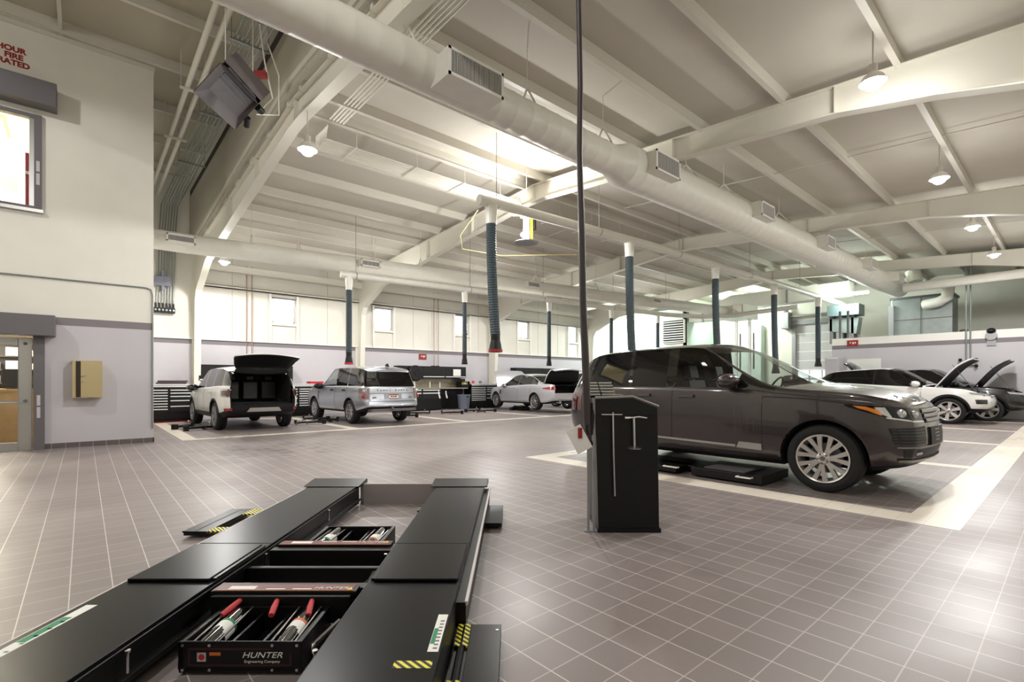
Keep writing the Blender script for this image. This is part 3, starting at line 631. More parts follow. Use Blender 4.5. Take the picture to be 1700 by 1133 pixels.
    def build(s, name, label, cat, loc, rz, group=None):
        sp = s.sp; t = thing(name, label, cat, loc, rz, group); s.root = t
        V, F, R = s.grid(); s.bvh = BVHTree.FromPolygons([Vector(v) for v in V], F)
        keys = list(dict.fromkeys(R)); keys += ['body/liner']
        def mesh(vs, fs, mi):
            me = bpy.data.meshes.new('tmp'); me.from_pydata(vs, [], fs)
            for k in keys: me.materials.append(sp['mats'].get(k.split('/')[-1], BLACK))
            for p, i in zip(me.polygons, mi): p.material_index = i
            b = bmesh.new(); b.from_mesh(me); bmesh.ops.recalc_face_normals(b, faces=b.faces); b.to_mesh(me); b.free()
            o = bpy.data.objects.new('tmp', me); COL.objects.link(o); return o
        o = mesh(V, F, [keys.index(r) for r in R])
        c = MB(); W = max(b for _, b in sp['wid'])
        for xw in sp['axle']:
            for sg in (-1, 1):
                c.cyl((xw, sg*(W-.36), sp['wz']), (xw, sg*(W+.3), sp['wz']), sp['arch'], 40)
        cu = mesh(c.v, c.f, [keys.index('body/liner')]*len(c.f))
        q = o.modifiers.new('b', 'BOOLEAN'); q.operation = 'DIFFERENCE'; q.solver = 'EXACT'; q.object = cu
        dg = bpy.context.evaluated_depsgraph_get(); me = bpy.data.meshes.new_from_object(o.evaluated_get(dg))
        for x in (o, cu): bpy.data.objects.remove(x)
        parts = {}
        for p in me.polygons: parts.setdefault(keys[p.material_index].split('/')[0], []).append(p)
        s.parts = {}
        for pn, polys in parts.items():
            idx = {}; vs = []; fs = []; mi = []; ms = []
            for p in polys:
                f = []
                for v in p.vertices:
                    if v not in idx: idx[v] = len(vs); vs.append(tuple(me.vertices[v].co))
                    f.append(idx[v])
                fs.append(f); k = keys[p.material_index]
                if k not in ms: ms.append(k)
                mi.append(ms.index(k))
            if pn in sp.get('drop', ()): continue
            if pn in sp.get('move', {}):
                hx, hz, ang = sp['move'][pn][:3]; Rm = Matrix.Translation((hx, 0, hz)) @ Matrix.Rotation(ang, 4, 'Y') @ Matrix.Translation((-hx, 0, -hz))
                vs = [tuple(Rm @ Vector(v)) for v in vs]
            nm = pn.rstrip('0123456789')
            m2 = bpy.data.meshes.new(nm); m2.from_pydata(vs, [], fs)
            for k in ms: m2.materials.append(sp['mats'].get(k.split('/')[-1], BLACK))
            for p, i in zip(m2.polygons, mi): p.material_index = i
            if pn in sp.get('move', {}): m2.materials.append(sp['move'][pn][3] if len(sp['move'][pn]) > 3 else BLACK)
            m2.polygons.foreach_set('use_smooth', [True]*len(fs)); m2.set_sharp_from_angle(angle=math.radians(38))
            ob = bpy.data.objects.new(nm, m2); COL.objects.link(ob); ob.parent = t; s.parts[pn] = ob
            if pn in sp.get('move', {}):
                q = ob.modifiers.new('thick', 'SOLIDIFY'); q.thickness = .035; q.offset = -1; q.material_offset = len(ms); q.material_offset_rim = 0; q.use_even_offset = False
        bpy.data.meshes.remove(me)
        return t
    def hit(s, o, d):
        h = s.bvh.ray_cast(Vector(o), Vector(d)); return h[0]
    def proj(s, mode, a, z):
        """'R'/'L': a is x along the flank; 'F'/'B': a is y across nose or tail; 'C': a is an angle about the nose centre; 'D': about the tail centre"""
        if mode in 'RL': sg = -1 if mode == 'R' else 1; o = (a, sg*3, z); d = (0, -sg, 0)
        elif mode in 'FB': sg = 1 if mode == 'F' else -1; o = (sg*5, a, z); d = (-sg, 0, 0)
        elif mode == 'T': o = (a, z, 4); d = (0, 0, -1)
        else:
            c = s.x1-1.0 if mode == 'C' else s.x0+1.0; sg = 1 if mode == 'C' else -1
            u = Vector((sg*math.cos(a), math.sin(a), 0)); o = Vector((c, 0, z))+u*4; d = -u
        return s.hit(o, d), Vector(d)
    def patch(s, name, mode, topl, botl, m, out=.006, par=None, nx=10, nz=4, label=None, mb=None, smooth=40):
        """a skin panel laid on the body between an upper and a lower outline"""
        def samp(pl, t):
            L = len(pl)-1; k = min(int(t*L), L-1); u = t*L-k
            return [pl[k][q]+(pl[k+1][q]-pl[k][q])*u for q in (0, 1)]
        own = mb is None; mb = mb or MB(); vs = []; ok = True
        for i in range(nx+1):
            A, B = samp(topl, i/nx), samp(botl, i/nx)
            for j in range(nz+1):
                t = j/nz; h, d = s.proj(mode, A[0]+(B[0]-A[0])*t, A[1]+(B[1]-A[1])*t)
                if h is None: h = last if vs else Vector((0, 0, 0))
                last = h; vs.append((h-d*out, h+d*.012))
        n = (nx+1)*(nz+1); W = nz+1; fs = []
        for i in range(nx):
            for j in range(nz): fs.append((i*W+j, i*W+j+1, (i+1)*W+j+1, (i+1)*W+j))
        rim = [i*W for i in range(nx+1)]+[nx*W+j for j in range(1, W)]+[i*W+nz for i in range(nx-1, -1, -1)]+[j for j in range(nz-1, 0, -1)]
        allv = [a for a, _ in vs]+[b for _, b in vs]
        for a, b in zip(rim, rim[1:]+rim[:1]): fs.append((a, b, b+n, a+n))
        mb.add(allv, fs)
        if own: return mb.build(name, m, par or s.root, smooth, label=label)
    def line(s, mode, pts, w=.007, mb=None, out=.0015):
        A = []; B = []; T = 0
        for i, p in enumerate(pts):
            a, b = pts[max(i-1, 0)], pts[min(i+1, len(pts)-1)]; L = math.hypot(b[0]-a[0], b[1]-a[1]); px, pz = -(b[1]-a[1])/L*w/2, (b[0]-a[0])/L*w/2
            A.append((p[0]+px, p[1]+pz)); B.append((p[0]-px, p[1]-pz)); T += L
        s.patch('', mode, A, B, None, out, None, (len(pts)-1)*max(2, int(T/len(pts)/.1)), 1, mb=mb)
    def arch_trim(s, m, r0, r1, sides='RL', name='wheel_arch_trim', out=.012):
        for sd in sides:
            for xw in s.sp['axle']:
                mb = MB(); vs = []; n = 26; sg = -1 if sd == 'R' else 1; last = None
                for i in range(n+1):
                    a = math.radians(-4+188*i/n)
                    for r in (r0, r1):
                        x, z = xw+r*math.cos(a), s.sp['wz']+r*math.sin(a); h = s.hit((x, sg*3, z), (0, -sg, 0)) if r == r1 else None
                        y = h.y if h is not None and abs(h.y) > .6 else last
                        if r == r0: y = None
                        else: last = y
                        vs.append([x, y, z])
                for i in range(0, len(vs), 2): vs[i][1] = vs[i+1][1] = vs[i+1][1] if vs[i+1][1] is not None else sg*max(b for _, b in s.sp['wid'])
                P = [(x, y+sg*out, z) for x, y, z in vs]+[(x, y-sg*.05, z) for x, y, z in vs]; N = len(vs); fs = []
                for i in range(n):
                    a = 2*i; fs += [(a, a+1, a+3, a+2), (a+N, a+2+N, a+3+N, a+1+N), (a, a+2, a+2+N, a+N), (a+1, a+1+N, a+3+N, a+3)]
                mb.add(P, fs); mb.build(name, m, s.root, 40)
    def wheels(s, R, rim, w, style, rimmat, skip=()):
        y = max(b for _, b in s.sp['wid'])-w/2-.015
        first = None
        for xw in s.sp['axle']:
            for sg in (-1, 1):
                if first is None: first = make_wheel(R, rim, w, style, rimmat); o = first
                else:
                    o = first.copy(); COL.objects.link(o)
                    for ch in list(first.children): c = ch.copy(); COL.objects.link(c); c.parent = o
                o.parent = s.root; o.location = (xw, sg*y, s.sp['wz']); o.rotation_euler = (0, random.uniform(0, 1.2), PI if sg > 0 else 0)
def make_wheel(R, rim, w, style, rimmat):      # axle along Y, outer face at -Y
    h = w/2; m = MB()
    m.lathe([(rim, -h+.02), (rim+.02, -h+.005), (R-.06, -h), (R-.02, -h+.018), (R-.004, -h+.05), (R, -h+.07), (R, -.03), (R-.012, -.028), (R-.012, -.018), (R, -.016), (R, .016), (R-.012, .018), (R-.012, .028), (R, .03), (R, h-.07), (R-.02, h-.018), (R-.06, h), (rim+.02, h-.005), (rim, h-.02)], 48, 'Y')
    t = m.build('wheel', RUBBER, None, 35)
    m = MB(); m.lathe([(rim, -h+.018), (rim-.004, -h+.004), (rim-.02, -h+.012), (rim-.03, -h+.05), (rim-.05, 0), (rim-.03, h-.02), (rim, h-.02)], 40, 'Y')
    n, kind = style; rf = rim-.018
    def spoke(a, w0, w1, r0=.05, y0=-h+.035, y1=-h+.014, skew=0.):
        c, q = math.cos(a), math.sin(a); c2, q2 = math.cos(a+skew), math.sin(a+skew); vs = []
        for r, ww, yy, cc, qq in ((r0, w0, y0, c, q), (rf*.55, (w0+w1)*.46, y0-.012, (c+c2)/2, (q+q2)/2), (rf, w1, y1, c2, q2)):
            for sx in (-.5, .5):
                for dy_ in (0, .045): vs.append((cc*r-qq*sx*ww, yy+dy_, qq*r+cc*sx*ww))
        fs = []
        for k in (0, 4): fs += [(k, k+2, k+6, k+4), (k+1, k+5, k+7, k+3), (k, k+4, k+5, k+1), (k+2, k+3, k+7, k+6)]
        m.add(vs, fs+[(0, 1, 3, 2), (8, 10, 11, 9)])
    for k in range(n):
        a = 2*PI*k/n
        if kind == 'pair': spoke(a-.07, .034, .056, skew=-.15); spoke(a+.07, .034, .056, skew=.15)
        elif kind == 'wide': spoke(a, .05, .1)
        else: spoke(a, .03, .04)
    m.lathe([(0, -h+.018), (.045, -h+.02), (.07, -h+.03), (.085, -h+.05), (.09, -h+.09)], 24, 'Y')
    r = m.build('rim', rimmat, t, 35)
    m = MB(); m.lathe([(.0, -.0), (rim*.62, 0), (rim*.62, .02), (.0, .02)], 28, 'Y'); d = m.build('brake_disc', MGREY, t, 35)
    m = MB()
    for k in range(5): a = 2*PI*k/5+.3; m.cyl((.055*math.cos(a), -h+.03, .055*math.sin(a)), (.055*math.cos(a), -h+.012, .055*math.sin(a)), .011, 8)
    m.lathe([(0, -h+.010), (.028, -h+.011), (.03, -h+.02)], 16, 'Y'); m.build('hub_cap', GREY, t, 40)
    return t
def mirror(car, x, z, y, m, side='RL', big=1.):
    for sd in side:
        sg = -1 if sd == 'R' else 1; b = MB()
        b.at(Matrix.Translation((x, sg*(y+.15*big), z)) @ Matrix.Diagonal((.85, 1, .62, 1))); b.ball((0, 0, 0), .17*big, 16)
        o = b.build('wing_mirror', m, car.root, 60)
        b = MB(); b.box((x-.02, min(sg*(y-.12), sg*(y+.04)), z-.11*big), (x+.05, max(sg*(y-.12), sg*(y+.04)), z-.06*big)); b.build('mirror_arm', PLASTIC, o)
        b = MB(); b.at(Matrix.Translation((x-.075*big, sg*(y+.15*big), z)) @ Matrix.Diagonal((.35, .85, .6, 1))); b.ball((0, 0, 0), .165*big, 14); b.build('mirror_glass', TINT, o, 60)
def seat(car, x, y, z, m):
    b = MB(); b.box((x-.25, y-.25, z-.1), (x+.25, y+.25, z+.1)); M0 = Matrix.Translation((x-.24, y, z)) @ Matrix.Rotation(-.22, 4, 'Y')
    b.at(M0); b.box((-.07, -.24, 0), (.07, .24, .62)); b.box((-.05, -.12, .66), (.05, .12, .86)); b.box((-.01, -.06, .6), (.01, .06, .7)); b.build('seat', m, car.root, bevel=.04)
def paint(name, c, metal=.0, rough=.35, coat=1.): return mat(name, c, rough, metal, coat)
LEATH = mat('black_leather', srgb(30, 28, 30), .45)
LAMPR = mat('red_lamp_lens', srgb(150, 12, 20), .08, spec=.6, coat=1)
LAMPC = mat('clear_lamp_lens', srgb(200, 202, 205), .08, metal=.6, coat=1)
LAMPK = mat('smoked_lamp_lens', srgb(12, 12, 14), .12, spec=.4)
AMBER = mat('amber_lamp_lens', srgb(226, 130, 40), .1, coat=1)
GBLK = mat('gloss_black', srgb(14, 14, 15), .08, coat=1)
def std_region(sp):
    """window, screen, bonnet and boot regions by station and row"""
    ws0, ws1 = sp['ws']; win = sp['win']; rw = sp.get('rw'); hood = sp.get('hood'); gate = sp.get('gate'); extra = sp.get('extra_region')
    def reg(x, j, side):
        if extra:
            e = extra(x, j, side)
            if e: return e
        if 11 <= j <= 13:
            for k, w in enumerate(win):
                if w[0] < x < w[1]: return 'side_window%d/%s' % (k*2+(side > 0), w[2])
            if ws0-.3 > x > win[0][0]-.05 or (win[0][0]-.4 < x <= win[0][0]): return 'body/pillar'
            if win[-1][1] < x < ws1+.02: return 'body/pillar'
        if j == 14 and ws0 < x < ws1: return 'body/'+sp.get('apillar', 'pillar')
        if j >= 15 and ws0 < x < ws1: return 'windscreen0/screen'
        if rw and j >= 15 and rw[0] < x < rw[1]: return 'rear_window0/rear'
        if hood and j >= hood[2] and hood[0] < x < hood[1]: return 'bonnet0/paint'
        if gate and j >= gate[2] and gate[0] < x < gate[1]: return 'boot_lid0/paint'
        if j <= 2: return 'body/under'
        if j <= sp.get('clad', 2): return 'body/clad'
        if j >= 14 and ws0 > x and sp.get('roofmat'): return 'body/roof'
        return 'body/paint'
    sp['region'] = reg
    if 'cap' not in sp:
        sp['cap'] = lambda e, j, z: 'body/under' if j <= 2 else ('body/clad' if j <= sp.get('clad', 2) else 'body/paint')
    return sp
# ---------- the dark grey luxury SUV on the right
MESHB = mat('mesh_black', srgb(14, 14, 15), .5)
PG = paint('dark_grey_car_paint', srgb(60, 53, 55), .5, .3)
def suv(x0, x1, ax, H, hs=1., **kw):
    sp = dict(axle=(-ax, ax), wz=.385, arch=.445, tum=.2, crown=.085, kb=.965)
    sp.update(kw); return sp
sp = suv(-2.68, 2.31, 1.475, 1.86, wz=.4, arch=.465, wsk=.36,
    top=[(-2.68, 1.70), (-2.6, 1.76), (-2.4, 1.815), (-1.9, 1.865), (-1.0, 1.905), (-.4, 1.91), (-.05, 1.89), (.2, 1.81), (.6, 1.63), (1.2, 1.335), (1.34, 1.295), (1.6, 1.275), (1.95, 1.235), (2.12, 1.195), (2.24, 1.15), (2.31, 1.08)],
    belt=[(-2.68, 1.2), (-2.0, 1.225), (.6, 1.225), (1.0, 1.2), (1.3, 1.165), (1.7, 1.12), (2.0, 1.085), (2.2, 1.045), (2.31, .99)],
    wid=[(-2.68, .80), (-2.6, .87), (-2.4, .945), (-2.0, .985), (-1.4, 1.0), (1.4, 1.0), (1.8, .985), (2.05, .945), (2.2, .87), (2.31, .72)],
    und=[(-2.68, .42), (-2.2, .33), (-1.8, .27), (1.8, .27), (2.31, .34)],
    nose=[(.3, -.22), (.42, -.06), (.55, 0), (.75, 0), (.9, -.04), (1.05, -.085), (1.2, -.13)],
    tail=[(.4, .12), (.5, .03), (.7, 0), (1.0, .03), (1.2, .08), (1.45, .2), (1.75, .36)],
    win=[(-2.2, -1.3, 'tint'), (-1.24, -.62, 'tint'), (-.46, .82, 'clear')], ws=(-.02, 1.28), hood=None, bulge=.07,
    mats=dict(paint=PG, clad=PG, under=PLASTIC, pillar=GBLK, liner=RUBBER, screen=CARGL, clear=CARGL, tint=TINT, rear=TINT))
sp['cap'] = lambda e, j, z: 'body/under' if j <= 2 else ('rear_window0/rear' if e == 'tail' and 11 <= j <= 13 else 'body/paint')
std_region(sp)
c = Car(sp); car = c.build('suv_car', 'dark grey SUV parked on the right with its side window down, nose to the right', 'car', (7.6, 3.48, 0), -PI/2)
c.wheels(.405, .29, .27, (7, 'pair'), mat('rim_silver', srgb(206, 201, 198), .25, .55))
for sd in 'RL':
    sg = -1 if sd == 'R' else 1
    m = MB()
    for x in (-.5, .79): c.line(sd, [(x, 1.2), (x, .75), (x, .42)], .008, m)
    c.line(sd, [(-1.27, 1.2), (-1.24, 1.0), (-1.12, .8), (-1.05, .42)], .008, m); c.line(sd, [(-1.05, .43), (.79, .41)], .006, m)
    c.line(sd, [(.8, 1.125), (1.3, 1.11), (1.78, 1.06)], .012, m)
    m.build('door_seam', RUBBER, c.root, split=True)
    for x in (-.28, -1.0):
        c.patch('door_handle', sd, [(x-.13, 1.12), (x+.13, 1.13)], [(x-.13, 1.09), (x+.13, 1.1)], PG, .035, nx=6, nz=2)
    o = c.patch('sill_strip', sd, [(-1.04, .5), (.45, .475)], [(-1.04, .475), (.45, .445)], ALU, .012, nx=12, nz=1, label='bright sill strip')
    c.patch('sill_strip', sd, [(.5, .52), (.79, .515)], [(.46, .44), (.79, .43)], ALU, .014, nx=4, nz=1, label='bright sill strip')
    m = MB()
    for k in range(4): c.line(sd, [(.44+k*.08, 1.0), (.45+k*.08, .66)], .006, m, .004)
    m.build('door_gill', mat('gill_grey', srgb(110, 104, 104), .3, .8), c.root, split=True)
    s2 = -sg
    def A(*v): return [(sg*a, b) for a, b in v]
    c.patch('headlight', 'C', A((1.2, 1.055), (.9, 1.045), (.62, 1.025), (.42, 1.01)), A((1.17, 1.03), (.88, .92), (.62, .88), (.42, .875)), LAMPK, .008, nx=14, nz=4)
    c.patch('turn_signal', 'C', A((1.12, 1.043), (1.02, 1.036), (.92, 1.0)), A((1.08, 1.018), (1.0, .99), (.9, .935)), AMBER, .011, nx=10, nz=2, label='amber lens')
    c.patch('lamp_bezel', 'C', A((.95, 1.03), (.87, 1.03)), A((.93, .97), (.82, .905)), LAMPC, .011, nx=4, nz=3)
    for a, z, r in ((.74, .96, .05), (.58, .95, .045)):
        h, d = c.proj('C', sg*a, z); b = MB(); b.at(Matrix.Translation(h-d*.004)); b.ball((0, 0, 0), r, 14); b.build('lamp_projector', LAMPC, c.root, 60)
    c.patch('headlight_rim', 'C', A((.87, .925), (.62, .885), (.42, .88)), A((.87, .908), (.62, .868), (.42, .863)), LAMPC, .012, nx=10, nz=1)
    c.patch('bumper_vent', 'C', A((.86, .8), (.42, .82)), A((.82, .63), (.42, .62)), MESHB, .006, nx=8, nz=4)
    m = MB()
    for k in range(5): c.line('C', A((.84, .655+k*.032), (.43, .65+k*.034)), .008, m, .012)
    m.build('vent_slat', mat('slat_grey', srgb(70, 68, 72), .3, .5), c.root, split=True)
    c.patch('fog_lamp', 'C', A((.6, .53), (.48, .53)), A((.6, .5), (.48, .5)), LAMPC, .01, nx=4, nz=2)
    c.patch('tail_light', 'D', A((-1.0, 1.12), (-.62, 1.14)), A((-1.0, .82), (-.62, .8)), mat('dark_red_lens', srgb(70, 14, 18), .08, coat=1), .008, nx=8, nz=4)
for k in range(3):
    z = .985-k*.052
    m = MB(); c.patch('', 'C', [(-.4+k*.015, z+.017), (.4-k*.015, z+.017)], [(-.4+k*.02, z-.017), (.4-k*.02, z-.017)], None, .022, nx=18, nz=1, mb=m); m.build('grille_bar', mat('grille_silver', srgb(150, 148, 150), .3, .85), c.root, 40)
c.patch('grille', 'C', [(-.41, 1.015), (.41, 1.015)], [(-.38, .85), (.38, .85)], mat('mesh_black', srgb(16, 16, 17), .4), .006, nx=18, nz=3)
c.patch('plate_panel', 'F', [(-.34, .80), (.34, .80)], [(-.34, .60), (.34, .60)], MESHB, .02, nx=8, nz=2)
m = MB()
for k in range(4): c.line('F', [(-.2, .77-k*.04), (-.02, .77-k*.04)], .012, m, .026)
m.build('plate_holes', MGREY, c.root, split=True)
c.patch('lower_intake', 'C', [(-.74, .565), (.74, .565)], [(-.72, .455), (.72, .455)], MESHB, .004, nx=20, nz=3)
m = MB(); c.patch('', 'C', [(-.78, .45), (.78, .45)], [(-.76, .425), (.76, .425)], None, .03, nx=24, nz=1, mb=m); c.patch('', 'C', [(-.8, .6), (.8, .6)], [(-.8, .585), (.8, .585)], None, .022, nx=24, nz=1, mb=m); m.build('bumper_trim', mat('bumper_trim_grey', srgb(136, 132, 132), .35, .4), c.root, 40, split=True)
for k, ch in enumerate('RANGE ROVER'):
    if ch == ' ': continue
    y = .52-k*.104; h, d = c.proj('T', 2.2-.4*abs(y)**2, y)
    if h: text(ch, .075, frame3(h+Vector((0, 0, .004)), (0, -1, 0), (-.93, 0, .36), (.36, 0, .93)), ALU, c.root, ext=.003)
c.arch_trim(PG, .465, .495, out=.008)
mirror(c, .4, 1.33, .95, PG, big=.95)
for y in (-.42, .42): seat(c, -.1, y, .72, LEATH)
for y in (-.4, .4): seat(c, -1.15, y, .74, LEATH)
m = MB(); m.box((-2.2, -.86, .5), (.75, .86, .58)); m.box((.6, -.8, .55), (1.0, .8, 1.2)); m.box((-2.25, -.82, .55), (-2.2, .82, 1.2)); m.box((-.6, -.1, .55), (.7, .1, .85)); m.build('cabin_trim', LEATH, c.root, bevel=.03)
b = MB(); M0 = Matrix.Translation((.42, .42, 1.22)) @ Matrix.Rotation(-1.1, 4, 'Y'); b.at(M0)
b.lathe([(.185+.016*math.cos(t), .016*math.sin(t)) for t in [2*PI*k/8 for k in range(8)]], 28, 'Z', close=True); b.box((-.03, -.18, -.01), (.03, .18, .01)); b.cyl((0, 0, -.2), (0, 0, .02), .04, 12); b.build('steering_wheel', PLASTIC, c.root, 50)
m = MB(); m.cyl((-.2, .1, 1.868), (-.2, .1, 1.868), .01, 6); m = MB(); m.prism([(-2.3, 1.76), (-2.12, 1.79), (-2.2, 1.86)], -.02, .02); m.build('roof_antenna', PG, c.root)
# ---------- white SUV with its tailgate up
PW = paint('white_car_paint', srgb(232, 232, 230), 0, .3)
sp = suv(-2.5, 2.36, 1.46, 1.78,
    top=[(-2.5, 1.62), (-2.42, 1.67), (-2.2, 1.71), (-1.6, 1.76), (-.6, 1.785), (0, 1.75), (.3, 1.65), (1.25, 1.2), (1.4, 1.15), (1.8, 1.1), (2.15, 1.0), (2.36, .86)],
    belt=[(-2.5, 1.2), (-2.0, 1.2), (-.8, 1.16), (.8, 1.12), (1.3, 1.06), (2.0, .96), (2.36, .8)],
    wid=[(-2.5, .82), (-2.42, .89), (-2.2, .95), (-1.6, .985), (-1.2, .99), (1.4, .99), (1.9, .96), (2.2, .87), (2.36, .7)],
    und=[(-2.5, .46), (-2.2, .38), (-1.8, .33), (2.36, .33)], nose=[(.3, -.2), (.55, 0), (.8, -.06), (1.1, -.16)],
    tail=[(.4, .14), (.55, .03), (.75, 0), (1.0, .05), (1.2, .12), (1.7, .4)], tum=.27,
    win=[(-2.15, -1.25, 'tint'), (-1.2, -.3, 'tint'), (-.22, 1.0, 'tint')], ws=(.05, 1.3), clad=3, bulge=.08, cuts=(-2.4,), drop=('gap0',),
    mats=dict(paint=PW, clad=PLASTIC, under=PLASTIC, pillar=GBLK, liner=RUBBER, screen=TINT, tint=TINT, rear=TINT),
    move={'tailgate0': (-2.2, 1.7, math.radians(94), PLASTIC)})
sp['cap'] = lambda e, j, z: 'body/under' if j <= 2 else ('gap0/paint' if e == 'tail' and 5 <= j <= 6 else ('tailgate0/rear' if 11 <= j <= 13 else 'tailgate0/paint') if e == 'tail' and j >= 7 else ('body/clad' if (e == 'tail' or j <= 3) else 'body/paint'))
sp['extra_region'] = lambda x, j, side: 'tailgate0/paint' if x < -2.4 and j >= 15 else ('body/pillar' if x < -2.15 and 11 <= j <= 13 else None)
std_region(sp)
c = Car(sp); c.build('suv_car', 'white SUV with its tailgate raised, backed out from the tool cabinets', 'car', (3.6, 17.0, 0), PI/2+math.radians(2))
c.wheels(.385, .27, .26, (5, 'pair'), MGREY)
m = MB(); b = m
def open_box(mb, x0, x1, y, z0, z1):      # cargo space seen through the open tailgate
    mb.box((x0, -y, z0-.02), (x1, y, z0)); mb.box((x1, -y, z0), (x1+.02, y, z1)); mb.box((x0, -y-.02, z0), (x1, -y, z1)); mb.box((x0, y, z0), (x1, y+.02, z1)); mb.box((x0, -y*.85, z1), (x1, y*.85, z1+.02))
CARGO = mat('cargo_carpet', srgb(17, 17, 18), .9)
open_box(m, -2.3, -1.0, .74, .74, 1.6); m.build('cargo_bay', CARGO, c.root)
m = MB()
for y in (-.5, 0, .5): m.box((-1.25, y-.2, .82), (-1.1, y+.2, 1.34)); m.box((-1.22, y-.11, 1.36), (-1.13, y+.11, 1.5))
m.build('rear_seat', LEATH, c.root, bevel=.03)
for sg in (-1, 1):
    def A(*v): return [(sg*a, b) for a, b in v]
    c.patch('tail_light', 'D', A((-1.02, 1.12), (-.7, 1.13)), A((-1.0, .93), (-.7, .92)), mat('dark_red_lens', srgb(70, 14, 18), .08, coat=1), .012, nx=8, nz=3)
    m = MB(); c.line('D', A((-1.0, 1.1), (-.7, 1.11)), .02, m, .018); c.line('D', A((-1.0, .95), (-.7, .94)), .015, m, .018); m.build('lamp_strip', LAMPC, c.root, split=True)
    c.patch('reflector', 'D', A((-.86, .62), (-.66, .63)), A((-.86, .55), (-.66, .56)), LAMPR, .012, nx=4, nz=2)
    m = MB()
    for x in (-1.22, -.26): c.line('L' if sg > 0 else 'R', [(x, 1.12), (x+.05, .8), (x+.05, .45)], .012, m)
    c.line('L' if sg > 0 else 'R', [(1.0, 1.0), (1.0, .5)], .012, m); m.build('door_seam', RUBBER, c.root, split=True)
    for x in (-.95, .0): c.patch('door_handle', 'L' if sg > 0 else 'R', [(x-.12, 1.06), (x+.12, 1.06)], [(x-.12, 1.03), (x+.12, 1.03)], PW, .03, nx=4, nz=1)
c.patch('skid_plate', 'B', [(-.36, .63), (.36, .63)], [(-.44, .52), (.44, .52)], ALU, .03, nx=10, nz=2, label='silver skid plate')
c.arch_trim(PLASTIC, .445, .49); mirror(c, .8, 1.15, .92, GBLK)
# ---------- silver SUV beside it, all closed
PS = paint('silver_car_paint', srgb(176, 180, 188), .75, .32)
sp = suv(-2.5, 2.4, 1.44, 1.86,
    top=[(-2.5, 1.72), (-2.44, 1.775), (-2.2, 1.81), (-1.4, 1.845), (-.4, 1.86), (0, 1.84), (.2, 1.76), (1.1, 1.26), (1.3, 1.2), (2.0, 1.14), (2.25, 1.08), (2.4, .95)],
    belt=[(-2.5, 1.16), (-2.0, 1.18), (.8, 1.17), (1.2, 1.12), (2.0, 1.06), (2.4, .9)],
    wid=[(-2.5, .86), (-2.44, .91), (-2.25, .955), (-1.8, .975), (1.6, .975), (2.1, .93), (2.4, .75)],
    und=[(-2.5, .5), (-2.2, .42), (-1.7, .36), (2.4, .36)], nose=[(.3, -.15), (.55, 0), (1.1, -.08)],
    tail=[(.45, .12), (.55, .0), (.7, .0), (.76, .06), (1.15, .1), (1.3, .18), (1.75, .34)], tum=.2,
    win=[(-2.2, -1.3, 'tint'), (-1.24, -.4, 'tint'), (-.34, .95, 'clear')], ws=(.0, 1.15), bulge=.07,
    mats=dict(paint=PS, clad=PS, under=PLASTIC, pillar=GBLK, liner=RUBBER, screen=CARGL, clear=CARGL, tint=TINT, rear=TINT))
sp['cap'] = lambda e, j, z: 'body/under' if j <= 2 else ('rear_window0/rear' if e == 'tail' and 11 <= j <= 13 else 'body/paint')
sp['extra_region'] = lambda x, j, side: 'body/pillar' if x < -2.2 and 11 <= j <= 13 else None
std_region(sp)
c = Car(sp); c.build('suv_car', 'silver SUV with all doors shut, its back and registration plate towards the camera', 'car', (7.2, 16.5, 0), PI/2+math.radians(1.5))
c.wheels(.375, .255, .25, (6, 'pair'), mat('rim_bright', srgb(196, 192, 190), .25, .8))
for sg in (-1, 1):
    sd = 'L' if sg > 0 else 'R'
    def A(*v): return [(sg*a, b) for a, b in v]
    c.patch('tail_light', 'D', A((-1.0, 1.12), (-.68, 1.13)), A((-1.0, .8), (-.68, .79)), mat('lamp_surround', srgb(138, 116, 118), .2, coat=.5), .01, nx=6, nz=3)
    for z, mm, r in ((1.05, LAMPC, .07), (.885, LAMPR, .085)):
        h, d = c.proj('D', sg*-.8, z); b = MB(); b.at(Matrix.Translation(h-d*.004) @ Matrix.Diagonal((.4, 1, 1, 1))); b.ball((0, 0, 0), r, 14, .9); b.build('lamp_round', mm, c.root, 60)
    m = MB()
    for x in (-1.27, -.37, .9): c.line(sd, [(x, 1.14), (x+.03, .8), (x+.03, .5)], .012, m)
    m.build('door_seam', RUBBER, c.root, split=True)
    c.patch('fender_vent', sd, [(1.0, 1.02), (1.07, 1.02)], [(1.0, .72), (1.07, .72)], GREY, .01, nx=2, nz=4)
    for x in (-1.05, -.12): c.patch('door_handle', sd, [(x-.1, 1.08), (x+.1, 1.08)], [(x-.1, 1.03), (x+.1, 1.03)], PLASTIC, .02, nx=4, nz=1)
m = MB(); c.line('B', [(-.84, .97), (.84, .97)], .012, m); c.line('B', [(-.8, .72), (.8, .72)], .014, m); m.build('tailgate_seam', RUBBER, c.root, split=True)
m = MB(); c.patch('', 'B', [(-.82, .715), (.82, .715)], [(-.84, .6), (.84, .6)], None, .05, nx=16, nz=2, mb=m); m.build('rear_bumper', PS, c.root, 40)
c.patch('plate_recess', 'B', [(-.3, .95), (.3, .95)], [(-.3, .79), (.3, .79)], mat('recess_silver', srgb(150, 152, 158), .4, .5), .008, nx=4, nz=2)
h, d = c.proj('B', 0, .87); pl = MB().box((h.x-.03, -.16, .795), (h.x-.012, .16, .945)).build('license_plate', PAPER, c.root)
MB().box((h.x-.033, -.155, .905), (h.x-.03, .155, .942)).build('plate_band', DRED, pl); MB().box((h.x-.033, -.155, .797), (h.x-.03, .155, .815)).build('plate_band', DRED, pl)
